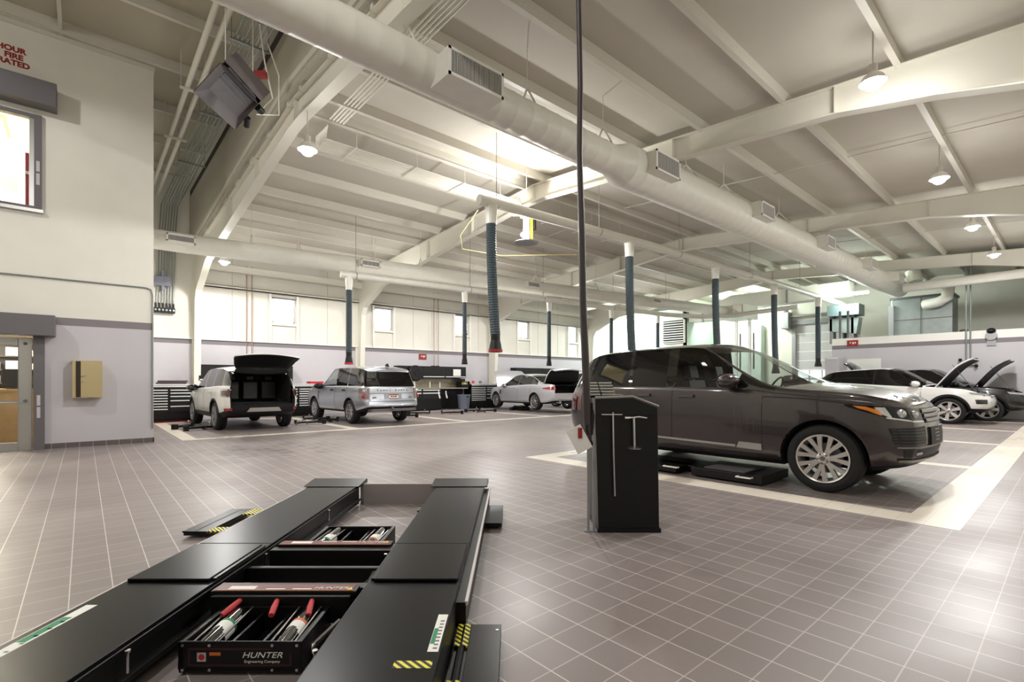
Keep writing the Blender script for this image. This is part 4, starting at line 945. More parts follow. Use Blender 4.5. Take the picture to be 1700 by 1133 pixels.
m = MB(); m.box((h.x-.032, -.1, .85), (h.x-.03, -.03, .885)); m.box((h.x-.032, -.015, .85), (h.x-.03, .025, .885)); m.box((h.x-.032, .04, .85), (h.x-.03, .1, .885)); m.build('plate_marks', mat('plate_dark', srgb(60, 30, 44), .6), pl)
for k, ch in enumerate('RANGE ROVER'):
    if ch == ' ': continue
    y = .5-k*.1; h, d = c.proj('B', y, 1.06); text(ch, .085, frame3(h+Vector((-.006, 0, 0)), (0, -1, 0), (0, 0, 1), (-1, 0, 0)), GREY, c.root, ext=.003)
for y, s_ in ((.62, 'HSE'), (-.62, 'AWD')):
    h, d = c.proj('B', y, .84); MB().cbox((h.x-.006, y, .84), (.01, .13, .035)).build('badge', GREY, c.root)
mirror(c, .78, 1.18, .9, PLASTIC)
for y in (-.42, .42): seat(c, -.1, y, .72, LEATH)
m = MB(); m.box((-2.1, -.84, .5), (.75, .84, .58)); m.box((.7, -.8, .55), (1.0, .8, 1.1)); m.box((-1.35, -.8, .55), (-1.25, .8, 1.5)); m.build('cabin_trim', LEATH, c.root)
m = MB(); m.prism([(-2.2, 1.79), (-2.0, 1.82), (-2.12, 1.9)], -.03, .03); m.build('roof_antenna', PLASTIC, c.root)
m = MB(); m.cyl((-2.42, .1, .48), (-2.62, .1, .48), .03, 10); m.ball((-2.64, .1, .5), .045, 10); m.box((-2.6, -.75, .42), (-2.3, .75, .5)); m.build('tow_bar', GREY, c.root)
# ---------- silver sedan with bonnet and boot open
PS2 = paint('pale_silver_car_paint', srgb(206, 206, 212), .5, .3)
sp = suv(-2.55, 2.36, 1.455, 1.46,
    top=[(-2.55, 1.02), (-2.45, 1.08), (-1.9, 1.13), (-1.2, 1.36), (-.7, 1.44), (-.2, 1.46), (.2, 1.42), (.5, 1.3), (1.2, 1.02), (1.35, .98), (1.9, .9), (2.2, .8), (2.36, .68)],
    belt=[(-2.55, .97), (-2.2, .99), (-1.4, 1.0), (0, .96), (1.0, .92), (1.8, .84), (2.36, .62)],
    wid=[(-2.55, .74), (-2.45, .82), (-2.1, .9), (-1.4, .935), (1.4, .93), (1.9, .89), (2.2, .78), (2.36, .6)],
    und=[(-2.55, .34), (-2.1, .26), (2.36, .22)], nose=[(.2, -.15), (.4, 0), (.7, -.08)], tail=[(.3, .14), (.5, .02), (.75, 0), (1.0, .06)], tum=.42, apillar='paint',
    win=[(-1.25, -.32, 'tint'), (-.26, .95, 'tint')], ws=(.22, 1.25), rw=(-1.85, -.95), crown=.06, wz=.33, arch=.375, bulge=.06, hood=(1.35, 2.2, 13), gate=(-2.6, -1.95, 13),
    mats=dict(paint=PS2, clad=PS2, under=PLASTIC, pillar=GBLK, liner=RUBBER, screen=TINT, tint=TINT, rear=TINT),
    move={'bonnet0': (1.35, 1.0, math.radians(-68), PS2), 'boot_lid0': (-1.95, 1.12, math.radians(70), PLASTIC)})
sp['cap'] = lambda e, j, z: 'body/under' if j <= 2 else ('boot_lid0/paint' if e == 'tail' and j >= 6 else 'body/paint')
std_region(sp)
c = Car(sp); c.build('sedan_car', 'silver sedan with its bonnet and boot lid open, under the nearest exhaust hose', 'car', (15.9, 16.89, .1), PI/2-math.radians(8)); c.root.scale = (1.1, 1.1, 1.1)
c.wheels(.33, .245, .24, (10, 'thin'), MATS['rim_bright'])
for sg in (-1, 1):
    sd = 'L' if sg > 0 else 'R'
    def A(*v): return [(sg*a, b) for a, b in v]
    c.patch('tail_light', 'D', A((-1.12, .88), (-.62, .95)), A((-1.1, .84), (-.6, .8)), LAMPR, .01, nx=8, nz=3)
    m = MB()
    for x in (-1.2, -.3, .95): c.line(sd, [(x, .93), (x+.05, .6), (x+.05, .3)], .01, m)
    m.build('door_seam', RUBBER, c.root, split=True)
    for x in (-.95, -.02): c.patch('door_handle', sd, [(x-.1, .87), (x+.1, .87)], [(x-.1, .84), (x+.1, .84)], PS2, .025, nx=4, nz=1)
    m = MB(); c.line(sd, [(-1.0, .36), (.95, .3)], .02, m, .006); m.build('sill_strip', ALU, c.root)
    c.patch('fender_vent', sd, [(1.02, .78), (1.1, .78)], [(1.02, .6), (1.1, .6)], PLASTIC, .008, nx=2, nz=3)
    b = MB(); b.cyl((-2.4, sg*.5, .34), (-2.58, sg*.5, .34), .05, 12); b.build('exhaust_tip', CHROME, c.root, 40)
m = MB(); open_box(m, -2.4, -1.75, .68, .55, .97); m.build('boot_space', CARGO, c.root)
m = MB(); m.box((1.3, -.7, .5), (2.15, .7, .72)); m.box((1.5, -.4, .7), (1.95, .4, .82)); m.cyl((1.6, .5, .7), (1.6, .5, .84), .1, 12); m.box((1.32, -.72, .7), (1.4, .72, .9)); m.build('engine_bay', PLASTIC, c.root)
m = MB(); c.patch('', 'B', [(-.6, .45), (.6, .45)], [(-.6, .3), (.6, .3)], None, .012, nx=8, nz=1, mb=m); m.build('rear_diffuser', PLASTIC, c.root)
mirror(c, .72, .96, .84, PS2, big=.8)
# ---------- compact SUVs with open bonnets on the far right, and the hatch behind the sedan
def compact(label, loc, rz, pm, gate=False, hood=True, clad=3, hoodang=-58):
    sp = suv(-2.19, 2.17, 1.33, 1.62,
        top=[(-2.19, 1.4), (-2.1, 1.47), (-1.6, 1.55), (-.8, 1.61), (-.2, 1.635), (.08, 1.6), (.33, 1.48), (.92, 1.15), (1.05, 1.11), (1.7, 1.04), (2.0, .95), (2.17, .82)],
        belt=[(-2.19, 1.15), (-1.6, 1.15), (-.4, 1.09), (.8, 1.03), (1.2, 1.0), (1.8, .93), (2.17, .76)],
        wid=[(-2.19, .74), (-2.1, .82), (-1.8, .92), (-1.3, .96), (1.3, .965), (1.75, .93), (2.0, .85), (2.17, .66)],
        und=[(-2.19, .45), (-1.9, .36), (-1.6, .32), (1.6, .32), (2.17, .34)], nose=[(.3, -.24), (.5, -.04), (.62, 0), (.8, -.05), (1., -.13)],
        tail=[(.4, .15), (.6, .02), (.8, 0), (1.1, .08), (1.4, .32)], tum=.42, crown=.05, wz=.365, arch=.42,
        win=[(-1.75, -.42, 'tint'), (-.36, .68, 'smoke')], ws=(.0, .97), clad=clad, bulge=.07, hood=(1.0, 2.12, 13) if hood else None, cuts=(-2.1,),
        mats=dict(paint=pm, clad=PLASTIC, under=PLASTIC, pillar=GBLK, liner=RUBBER, screen=CARGL, smoke=TINT, tint=TINT, rear=TINT),
        move={'bonnet0': (1.0, 1.12, math.radians(hoodang), PLASTIC), 'tailgate0': (-1.95, 1.5, math.radians(106), PLASTIC)})
    if gate:
        sp['cap'] = lambda e, j, z: 'body/under' if j <= 2 else (('tailgate0/rear' if 11 <= j <= 13 else 'tailgate0/paint') if e == 'tail' and j >= 7 else 'body/clad' if j <= clad else 'body/paint')
        sp['extra_region'] = lambda x, j, side: 'tailgate0/paint' if x < -2.1 and j >= 15 else ('body/pillar' if x < -1.75 and 11 <= j <= 13 else None)
    else:
        sp['extra_region'] = lambda x, j, side: 'body/pillar' if x < -1.75 and 11 <= j <= 13 else None
        sp['cap'] = lambda e, j, z: 'body/under' if j <= 2 else ('rear_window0/rear' if e == 'tail' and 11 <= j <= 13 else 'body/clad' if j <= clad else 'body/paint')
    std_region(sp); c = Car(sp); c.build('compact_suv_car', label, 'car', loc, rz); c.root.scale = (1.11, 1.11, 1.11)
    c.wheels(.37, .27, .24, (6, 'wide'), MATS['rim_silver'])
    c.arch_trim(PLASTIC, .42, .475)
    for sg in (-1, 1):
        sd = 'L' if sg > 0 else 'R'
        def A(*v): return [(sg*a, b) for a, b in v]
        c.patch('headlight', 'C', A((1.0, .9), (.5, .86)), A((.96, .84), (.5, .79)), LAMPC, .008, nx=8, nz=3)
        c.patch('bumper_vent', 'C', A((.9, .7), (.66, .7)), A((.88, .58), (.66, .58)), GBLK, .008, nx=5, nz=3)
        c.patch('tail_light', 'D', A((-1.05, 1.08), (-.66, 1.1)), A((-1.02, .95), (-.66, .94)), LAMPR, .008, nx=6, nz=3)
        m = MB()
        for x in (-.4, .72): c.line(sd, [(x, 1.05), (x, .75), (x, .42)], .01, m)
        m.build('door_seam', RUBBER, c.root, split=True)
        for x in (-.2,): c.patch('door_handle', sd, [(x-.1, .98), (x+.1, .98)], [(x-.1, .95), (x+.1, .95)], pm, .025, nx=4, nz=1)
    c.patch('grille', 'C', [(-.44, .84), (.44, .84)], [(-.44, .74), (.44, .74)], GBLK, .01, nx=10, nz=2)
    mirror(c, .6, 1.13, .88, pm, big=.85)
    if hood:
        m = MB(); m.box((.98, -.74, .6), (2.05, .74, .82)); m.box((1.35, -.35, .8), (1.85, .35, .93)); m.cyl((1.45, .5, .8), (1.45, .5, .96), .1, 12); m.cyl((1.5, -.52, .8), (1.5, -.52, .98), .08, 12)
        for k in range(6): m.tube([(1.3+.1*k, -.6+.2*k, .82), (1.4+.08*k, -.4+.14*k, .98), (1.6, .1*k-.3, .9)], .018, 6)
        m.build('engine_bay', mat('engine_grey', srgb(58, 56, 56), .5, .3), c.root)
        a = math.radians(hoodang); m = MB(); m.cyl((1.9, -.55, .85), (1.0+.7*math.cos(a), -.55, 1.08-.7*math.sin(a)), .01, 6); m.build('bonnet_prop', GREY, c.root)
    if gate: m = MB(); open_box(m, -2.0, -1.2, .7, .75, 1.38); m.build('cargo_bay', CARGO, c.root)
    for y in (-.38, .38): seat(c, -.05, y, .62, LEATH)
    m = MB(); m.box((-1.9, -.8, .45), (.8, .8, .52)); m.box((.6, -.75, .5), (.92, .75, 1.0)); m.build('cabin_trim', LEATH, c.root)
    return c
compact('white compact SUV with its bonnet propped up, behind the dark grey SUV', (21.5, 4.17, 0), -PI/2, PW)
PB = paint('black_car_paint', srgb(22, 22, 24), .2, .25)
compact('black compact SUV with its bonnet up, beyond the white one on the far right', (23.8, 3.5, 0), -PI/2, PB, gate=True)
compact('black car with its tailgate up, half hidden behind the silver sedan and the dark SUV', (20.1, 17.0, 0), PI/2-.05, PB, gate=True, hood=False)
# ------------------------------------------------------------------ alignment lift in the foreground (axes: x right, y away from the camera)
LZ = TH-PI/2
def lw(r, d, z=0): v = RT*r+FW*d; return (v.x, v.y, z)
EDGE = mat('worn_edge_white', srgb(214, 208, 206), .5)
t = thing('alignment_lift', 'black drive-on alignment lift with two runways lying across the foreground', 'lift', lw(-1.2, 3.2), LZ)
O = Matrix.Translation((1.2, -3.2, 0))
for r0, r1, sd in ((-2.12, -1.63, -1), (-.79, -.29, 1)):
    m = MB().at(O); m.box((r0, .75, .195), (r1, 5.22, .215)); rw = m.build('runway', SATIN, t, bevel=.003)
    m = MB().at(O)
    for a in ((r0, r0+.03), (r1-.03, r1)): m.box((a[0], .75, .02), (a[1], 5.25, .195))
    for d in (1.0, 1.9, 3.0, 4.0, 5.0): m.box((r0+.03, d, .05), (r1-.03, d+.06, .19))
    m.build('runway_channel', BLACK, rw)
    inn = r1 if sd < 0 else r0; s = 1 if sd < 0 else -1
    m = MB().at(O); m.box((min(inn, inn+s*.035), .8, .06), (max(inn, inn+s*.035), 5.2, .085)); m.box((min(inn, inn+s*.012), .8, .17), (max(inn, inn+s*.012), 5.2, .2)); m.build('jack_rail', BLACK, rw, bevel=.003)
    m = MB().at(O)
    for d in (2.05, 3.2, 4.3): m.cyl((inn+s*.03, d, .1), (inn+s*.03, d, .19), .006, 8); m.cyl((inn+s*.03, d, .185), (inn+s*.03, d, .195), .012, 8)
    m.build('rail_bolt', CHROME, rw, 40, split=True)
    m = MB().at(O); ms = .03; m.prism([(r0+.01, 0), (r1-.005, 0), (r1-.005, .56), (r0+.01, .56)], .216, .226, 'XY')
    m.v = [(x, y+2.72, z) for x, y, z in m.v]; m.box((r0+(.01 if sd < 0 else .03), 2.70, .215), (r1-.03 if sd < 0 else r1-.01, 3.28, .232)); m.build('slip_plate', SATIN, rw, bevel=.006)
    m = MB().at(O); m.prism([(5.14, .222), (5.44, .25), (5.46, .235), (5.46, .2), (5.2, .2)], r0-.06, r1+.03, 'YZ'); m.build('stop_flap', BLACK, rw, bevel=.004)
    m = MB().at(O); m.box((r0, 1.3, .2154), (r1, 1.303, .2156)); m.box((r0, 3.345, .2153), (r1, 3.352, .2165)); m.build('plate_joint', RUBBER, rw)
    o = r0 if sd < 0 else r1
    m = MB().at(O); m.box((o-.03, .75, .03), (o, 5.3, .185)) if sd < 0 else m.box((o, 2.56, .03), (o+.05, 5.3, .165)); m.build('side_rail', GREY if sd < 0 else BLACK, rw)
    m = MB().at(O); m.box((o-.04, .75, .06), (o-.03, 5.35, .2)) if sd < 0 else m.box((o+.045, 2.56, .15), (o+.06, 5.35, .172)); m.build('edge_strip', EDGE, rw)
    # long white information sticker with a green field
    x0, x1, d0, d1 = (-2.09, -2.035, 1.72, 2.42) if sd < 0 else (-.345, -.3, 2.0, 2.32)
    m = MB().at(O); m.box((x0, d0, .2152), (x1, d1, .2158)); st = m.build('sticker', PAPER, rw, label='white and green sticker')
    m = MB().at(O); m.box((x0+.004, d0+(d1-d0)*.5, .2158), (x1-.012, d0+(d1-d0)*.82, .2161)) if sd < 0 else m.box((x0+.002, d0+.06, .2158), (x0+.02, d0+.19, .2161)); m.build('sticker_green', GREENP, st)
    m = MB().at(O)
    for k in range(9): m.box((x1-.026+.0*k, d0+.02+k*(d1-d0)*.09, .2158), (x1-.008, d0+.02+k*(d1-d0)*.09+.012, .2161))
    m.build('sticker_print', GREY, st, split=True)
m = MB().at(O); m.box((-1.63, 5.3, 0), (-.79, 5.34, .215)); m.build('end_panel', mat('end_panel_grey', srgb(150, 142, 142), .5), t, label='grey end panel between the runways')
m = MB().at(O); m.box((-1.63, 3.02, .03), (-.79, 3.06, .17)); m.box((-1.63, 1.62, .02), (-.79, 1.7, .09)); m.build('cross_beam', BLACK, t, bevel=.004, split=True)
m = MB().at(O)
for k in range(5): m.tube([(-.83, 1.9+k*.02, .06), (-.86, 2.4+.03*k, .1), (-.83, 2.75, .14+.01*k), (-.845+.01*k, 3.0, .15), (-.83, 3.3, .12), (-.84, 3.7, .06)], .008, 8)
m.build('cable_bundle', RUBBER, t, 40)
m = MB().at(O); m.box((-.46, 1.885, .2152), (-.31, 1.935, .2157)); m.build('hazard_strip', HAZ, t, label='yellow and black hazard strip', split=True)
def side_plate(r0, r1, d0, d1, hz, name='side_step'):
    m = MB().at(O); m.box((r0, d0, .05), (r1, d1, .062)); o = m.build(name, SATIN, t, bevel=.002)
    m = MB().at(O)
    for a, b in ((r0+.01, d0+.03), (r1-.02, d1-.06)): m.cyl((a if abs(a-r0) < .02 else a, b, .062), (a, b, .064), .008, 10)
    m.build('plate_bolt', CHROME, o, 40, split=True)
    m = MB().at(O)
    for q in hz: m.box((q[0], q[1], .052), (q[2], q[3], .0635))
    m.build('hazard_strip', HAZ, o, label='yellow and black hazard strip', split=True)
    m = MB().at(O); m.cyl(((r0+hz[0][0])/2, d0+.02, .045), ((r0+hz[0][0])/2, d1-.02, .045), .02, 10); m.box((min(r0, hz[0][0]), d0+.02, .02), (max(r1, hz[0][2]) if r1 < hz[0][0] else r1, d1-.02, .05)); m.build('hinge_bar', BLACK, o)
side_plate(-.21, -.055, 1.75, 2.54, [(-.275, 2.33, -.21, 2.54), (-.275, 1.78, -.21, 2.06)])
side_plate(-.25, -.09, 4.36, 5.0, [(-.31, 4.78, -.25, 5.0), (-.31, 4.36, -.25, 4.56)])
side_plate(-2.76, -2.55, 4.12, 4.86, [(-2.55, 4.12, -2.36, 4.24), (-2.55, 4.66, -2.36, 4.84)])
side_plate(-2.45, -2.3, 1.75, 2.26, [(-2.3, 2.16, -2.18, 2.26), (-2.3, 1.78, -2.18, 1.9)])
# rolling jacks between the runways
ORNG = mat('decal_orange', srgb(216, 110, 50), .5); DKRED = mat('decal_dark_red', srgb(96, 34, 30), .4); GLVD = mat('glove_red', srgb(206, 70, 78), .5)
STEELT = mat('jack_rod_steel', srgb(200, 200, 202), .2, .9)
def jack(label, d0, s, f=.36):
    """s=1: cylinders towards the camera; s=-1: away from it. Local origin at the control plate."""
    t = thing('rolling_jack', label, 'jack', lw(-1.2, d0), LZ)
    def Y(v): return -v*s
    def bx(m, x0, x1, a, b, z0, z1): return m.box((x0, min(Y(a), Y(b)), z0), (x1, max(Y(a), Y(b)), z1))
    m = MB()
    bx(m, -.29, .26, f-.012, f, .01, .15); bx(m, -.29, -.265, .02, f, .03, .15); bx(m, .235, .26, .02, f, .03, .15); bx(m, -.29, .26, 0, .02, .03, .15); bx(m, -.29, .26, .02, f, .02, .03)
    bx(m, -.09, -.075, .02, f, .03, .12); bx(m, .05, .065, .02, f, .03, .12); m.build('jack_box', BLACK, t, bevel=.003)
    for x in (-.19, .16):
        m = MB(); m.cyl((x, Y(f-.02), .105), (x, Y(.04), .12), .042, 20); c = m.build('air_cylinder', GBLK, t, 40)
        m = MB(); m.cyl((x, Y(f*.68), .1075), (x, Y(f*.46), .1135), .0435, 20); m.build('cylinder_label', PAPER, c, 40, label='white paper band')
        m = MB(); m.cyl((x, Y(f*.46), .1135), (x, Y(f*.41), .1145), .0437, 20); m.build('label_stripe', GREENP if x < 0 else ORNG, c, 40)
        m = MB()
        for dx in (-.055, .055): m.cyl((x+dx, Y(f-.02), .13), (x+dx, Y(.02), .15), .005, 8)
        m.build('tie_rod', STEELT, c, 40)
    # control plate across the gap
    m = MB(); bx(m, -.38, .38, -.1, -.02, .19, .215); bx(m, -.40, .40, -.17, -.1, .05, .2); bx(m, -.36, .36, -.04, .01, .06, .2); pl = m.build('control_beam', BLACK, t, bevel=.004)
    m = MB(); bx(m, -.36, .36, -.095, -.03, .215, .217); dc = m.build('control_decal', DKRED, pl)
    m = MB(); bx(m, -.365, .365, -.03, -.026, .2155, .2175); bx(m, -.365, .365, -.099, -.095, .2155, .2175); m.build('decal_border', ORNG, dc)
    m = MB(); bx(m, -.1, .0, -.05, -.04, .217, .2176); bx(m, .04, .14, -.05, -.04, .217, .2176); bx(m, -.3, -.16, -.08, -.04, .217, .2176); m.build('decal_field', PAPER, dc, split=True)
    m = MB(); m.add([(.33, Y(-.05)-.015*1, .2178), (.36, Y(-.05)-.015, .2178), (.345, Y(-.05)+.02, .2178)], [(0, 1, 2)]); m.build('warning_triangle', YEL, dc)
    text('HUNTER', .036, frame3((.24, Y(-.055), .2178), (1, 0, 0), (0, 1, 0), (0, 0, 1)), PAPER, dc, ext=.0004, shear=.3, sx=1.3)
    for x, a in ((-.2, -.5), (-.02, .25), (.16, .3)):
        m = MB(); m.tube([(x, Y(-.02), .185), (x+math.sin(a)*.05, Y(.06), .165), (x+math.sin(a)*.09, Y(.11), .15)], [.012, .016, .014], 10); m.build('red_lever', GLVD, t, 50)
    m = MB()
    for x in (-.27, .24, -.15, .13): m.cyl((x, Y(f), .135), (x, Y(f+.004), .135), .007, 8); m.cyl((x, Y(f), .025), (x, Y(f+.004), .025), .007, 8)
    m.cyl((-.33, Y(.2), .1), (-.29, Y(.2), .1), .014, 10); m.cyl((.26, Y(.24), .07), (.34, Y(.1), .12), .012, 10); m.ball((.265, Y(.25), .068), .02, 10); m.build('bolt_set', STEELT, t, 40, split=True)
    if s > 0:
        m = MB(); m.box((-.245, -f-.0015, .042), (.215, -f, .122)); b = m.build('name_plate', mat('plate_brown', srgb(60, 24, 22), .3), t)
        m = MB(); m.box((-.237, -f-.002, .05), (.207, -f-.0015, .114)); m.build('plate_field', BLACK, b)
        text('HUNTER', .037, frame3((.085, -f-.0025, .091), (1, 0, 0), (0, 0, 1), (0, -1, 0)), PAPER, b, ext=.0004, shear=.3, sx=1.25)
        text('Engineering Company', .0165, frame3((.085, -f-.0025, .063), (1, 0, 0), (0, 0, 1), (0, -1, 0)), PAPER, b, ext=.0003, sx=1.1)
        m = MB(); m.cyl((-.185, -f-.003, .083), (-.185, -f-.002, .083), .014, 18); m.build('round_mark', RED, b); m = MB(); m.box((-.205, -f-.0028, .063), (-.165, -f-.002, .103)); m.build('mark_field', mat('mark_grey', srgb(190, 186, 184), .5), b)
        m = MB(); m.box((-.15, -f-.0028, .09), (-.1, -f-.002, .104)); m.build('mark_text', ORNG, b)
    return t
jack('nearer rolling jack, its name plate facing the camera, between the runways of the lift', 2.56, 1)
jack('farther rolling jack between the runways of the lift, its cylinders pointing away', 3.42, -1, .55)
# ------------------------------------------------------------------ lift console, its hanging tools, cable drop
t = thing('lift_console', 'black steel lift control console standing in front of the dark grey SUV', 'console', lw(1.02, 4.5), LZ)
O = Matrix.Translation((-1.02, -4.5, 0))
m = MB().at(O); m.prism([(.755, 0.03), (1.285, .03), (1.27, 1.09), (1.05, 1.175), (.73, 1.165)], 4.3, 4.78); m.build('cabinet_body', BLACK, t, bevel=.004)
m = MB().at(O); m.box((.745, 4.285, 0), (1.297, 4.79, .035)); m.build('plinth', BLACK, t)
m = MB().at(O); m.tube([(.725, 4.29, 1.178), (1.05, 4.29, 1.187), (1.278, 4.29, 1.1)], .009, 8); m.tube([(.725, 4.79, 1.178), (1.05, 4.79, 1.187), (1.278, 4.79, 1.1)], .009, 8); m.build('top_rim', ALU, t, 40)
m = MB().at(O); m.box((.79, 4.283, 1.0), (1.25, 4.3, 1.02)); m.build('hook_rail', BLACK, t)
m = MB().at(O); m.tube([(1.02, 4.275, 1.0), (1.1, 4.27, 1.01), (1.17, 4.275, 1.0)], .008, 8); m.box((.98, 4.272, .995), (1.04, 4.283, 1.01)); m.build('hook', CHROME, t, 40)
m = MB().at(O)
for k in range(5):
    z = 1.185+k*.027; yy = 4.6+k*.045
    for a, b in ((.7, .825), (.835, .965)): m.box((a, yy-.015, z), (b, yy+.015, z+.02))
m.build('turn_plate_rack', ALU, t, bevel=.003, label='silver slatted rack')
m = MB().at(O); m.box((.69, 4.78, 1.1), (.98, 4.8, 1.32)); m.build('rack_back', BLACK, t)
m = MB().at(O)
for r in (.66, .71): m.box((r, 4.32, .02), (r+.022, 4.35, 1.17))
m.box((.63, 4.3, 0), (.75, 4.38, .012)); m.build('side_post', MGREY, t)
m = MB().at(O); m.tube([(.69, 4.36, 1.12), (.66, 4.3, 1.02), (.65, 4.28, .9), (.68, 4.32, .8), (.72, 4.36, .75)], .014, 8); m.tube([(.7, 4.36, 1.12), (.7, 4.3, 1.0), (.69, 4.33, .85)], .02, 8); m.build('control_cable', RUBBER, t, 40)
t = thing('wrench', 'long chrome T bar hanging on the front of the black console', 'tool', lw(.874, 4.265), LZ)
m = MB(); m.cyl((-.1, 0, 1.03), (.08, 0, 1.03), .0075, 10); m.build('cross_bar', STEELT, t, 40); m = MB(); m.tube([(0, 0, 1.05), (.005, 0, .7), (.016, 0, .325)], .0085, 10); m.build('shank', STEELT, t, 40)
t = thing('wrench', 'short chrome tool with a round foot hanging beside the long T bar', 'tool', lw(1.06, 4.265), LZ)
m = MB(); m.tube([(-.005, 0, 1.0), (0, 0, .75)], .011, 10); m.build('shank', STEELT, t, 40); m = MB(); m.lathe([(0, .735), (.065, .735), (.07, .742), (.02, .755), (0, .76)], 18); m.build('foot_plate', STEELT, t, 40)
t = thing('clipboard', 'white paper clipboard hanging tilted on the left side of the black console', 'clipboard', lw(.6, 4.22), LZ)
m = MB(); m.at(Matrix.Rotation(-.5, 4, 'Y')); m.box((-.07, -.004, .86), (.07, .0, 1.08)); m.v = [(x+.44, y, z-.03) for x, y, z in m.v]; b = m.build('board', PAPER, t); b.location = (-.0, 0, 0)
m = MB(); m.box((-.035, -.012, .83), (.0, -.004, .92)); m.build('red_clip', DRED, t)
t = thing('cable_drop', 'dark cable conduit dropping from the roof to the black console', 'cable', lw(.6, 4.3), LZ)
m = MB(); m.tube([(-.06, 0, 6.1), (-.035, 0, 5.2), (-.02, 0, 4.66), (-.005, 0, 3.9), (-.012, 0, 3.3), (.01, 0, 2.6), (.02, 0, 2.0), (.045, 0, 1.4), (.055, 0, 1.0), (.07, .03, .75)], [.022]*3+[.024, .026, .03, .032, .033, .034, .03], 12); m.build('cable_sleeve', mat('cable_sleeve', srgb(62, 54, 56), .45), t, 50)
# ------------------------------------------------------------------ along the window wall: tool cabinets, benches
PULL = mat('bright_drawer_pull', srgb(236, 236, 236), .3, .3)
def tool_cabinet(label, x0, x1, y, cols, worktop=True):
    w = x1-x0; t = thing('tool_cabinet', label, 'cabinet', ((x0+x1)/2, y, 0), 0, 'black tool cabinets along the window wall')
    m = MB(); m.box((-w/2, 0, .1), (w/2, .56, 1.2)); m.box((-w/2+.03, .03, 0), (w/2-.03, .5, .1)); m.build('cabinet_body', BLACK, t, bevel=.004)
    m = MB(); m.box((-w/2-.01, -.02, 1.2), (w/2+.01, .58, 1.25)); m.build('worktop', mat('cabinet_top', srgb(206, 204, 200), .35), t)
    def drawer(a, b, z0, z1):
        m = MB(); m.box((a+.01, -.012, z0+.006), (b-.01, 0, z1-.006)); d = m.build('drawer', PLASTIC, t)
        m = MB(); m.box((a+.02, -.03, z1-.04), (b-.02, -.012, z1-.008)); m.build('drawer_pull', PULL, d, bevel=.003)
    drawer(-w/2, w/2, 1.08, 1.19)
    for a, b, hs in cols:
        z = 1.07
        for h in hs: drawer(-w/2+a*w, -w/2+b*w, z-h, z); z -= h
    return t
L7 = [.09]*7+[.13]; R5 = [.1, .11, .14, .19, .2]
tool_cabinet('black tool cabinet at the left end, half hidden by the office wall', 1.25, 2.83, 19.72, ((0, .54, L7), (.56, 1, R5)))
tool_cabinet('black tool cabinet between the white and the silver SUV', 5.75, 7.2, 19.72, ((0, .32, R5), (.34, 1, L7)))
tool_cabinet('black tool cabinet between the grey bin and the silver sedan', 14.45, 16.3, 19.72, ((0, .5, L7), (.52, 1, R5)))
def wall_unit(label, x0, x1, z0, z1, pulls, y=19.95):
    w = x1-x0; t = thing('wall_cabinet', label, 'cabinet', ((x0+x1)/2, y, z0)); h = z1-z0
    m = MB(); m.box((-w/2, 0, 0), (w/2, YL-y, h)); m.build('cabinet_body', BLACK, t, bevel=.004)
    n = pulls
    for k in range(n):
        a = -w/2+w*k/n; m = MB(); m.box((a+.01, -.015, .02), (a+w/n-.01, 0, h-.02)); d = m.build('door', PLASTIC, t); m = MB(); m.box((a+.04, -.03, .03), (a+w/n-.04, -.015, .07)); m.build('door_pull', PULL, d)
    return t
wall_unit('black wall cabinet behind the white SUV', 2.98, 6.1, 1.35, 1.93, 4)
wall_unit('black wall cabinet above the workbench', 10.6, 14.3, 1.52, 2.06, 3)
wall_unit('black wall cabinet behind the roof of the silver sedan', 17.6, 20.6, 1.6, 2.1, 3)
t = thing('paper_notice', 'white paper sheet stuck on the wall cabinet above the workbench', 'notice', (13.75, 19.93, 1.78)); m = MB(); m.box((-.22, -.01, -.16), (.22, 0, .16)); m.build('sheet', PAPER, t)
t = thing('workbench', 'long black workbench with drawers under the wall cabinet', 'workbench', (12.5, 19.72, 0))
m = MB(); m.box((-1.9, -.02, 1.0), (1.75, .62, 1.05)); m.build('bench_top', mat('bench_top', srgb(150, 144, 132), .4), t); m = MB(); m.box((-1.9, .0, .05), (.2, .6, 1.0)); m.box((.2, .45, .05), (1.75, .6, 1.0)); m.build('bench_body', BLACK, t)
m = MB(); m.box((-1.9, .62, 1.05), (1.75, .66, 1.5)); m.build('splash_back', mat('splash_steel', srgb(150, 142, 122), .3, .5, noise=.2, nscale=8), t)
for a, b in ((-1.85, -.85), (-.8, .15)):
    for z0, z1 in ((.86, .98), (.55, .84)): m = MB(); m.box((a, -.012, z0), (b, 0, z1)); d = m.build('drawer', PLASTIC, t); m = MB(); m.box((a+.02, -.03, z1-.06), (b-.02, -.012, z1-.015)); m.build('drawer_pull', PULL, d)
t = thing('hose_reel', 'round black hose reel hung at the left end of the wall cabinet above the workbench', 'reel', (11.35, 19.85, 1.72)); m = MB(); m.lathe([(0, -.2), (.3, -.2), (.36, -.15), (.36, .0), (.3, .05), (0, .05)], 24, 'Y'); m.build('reel_body', PLASTIC, t, 40); m = MB(); m.lathe([(0, -.22), (.1, -.22), (.1, -.19)], 16, 'Y'); m.build('hub', PLASTIC, t, 40)
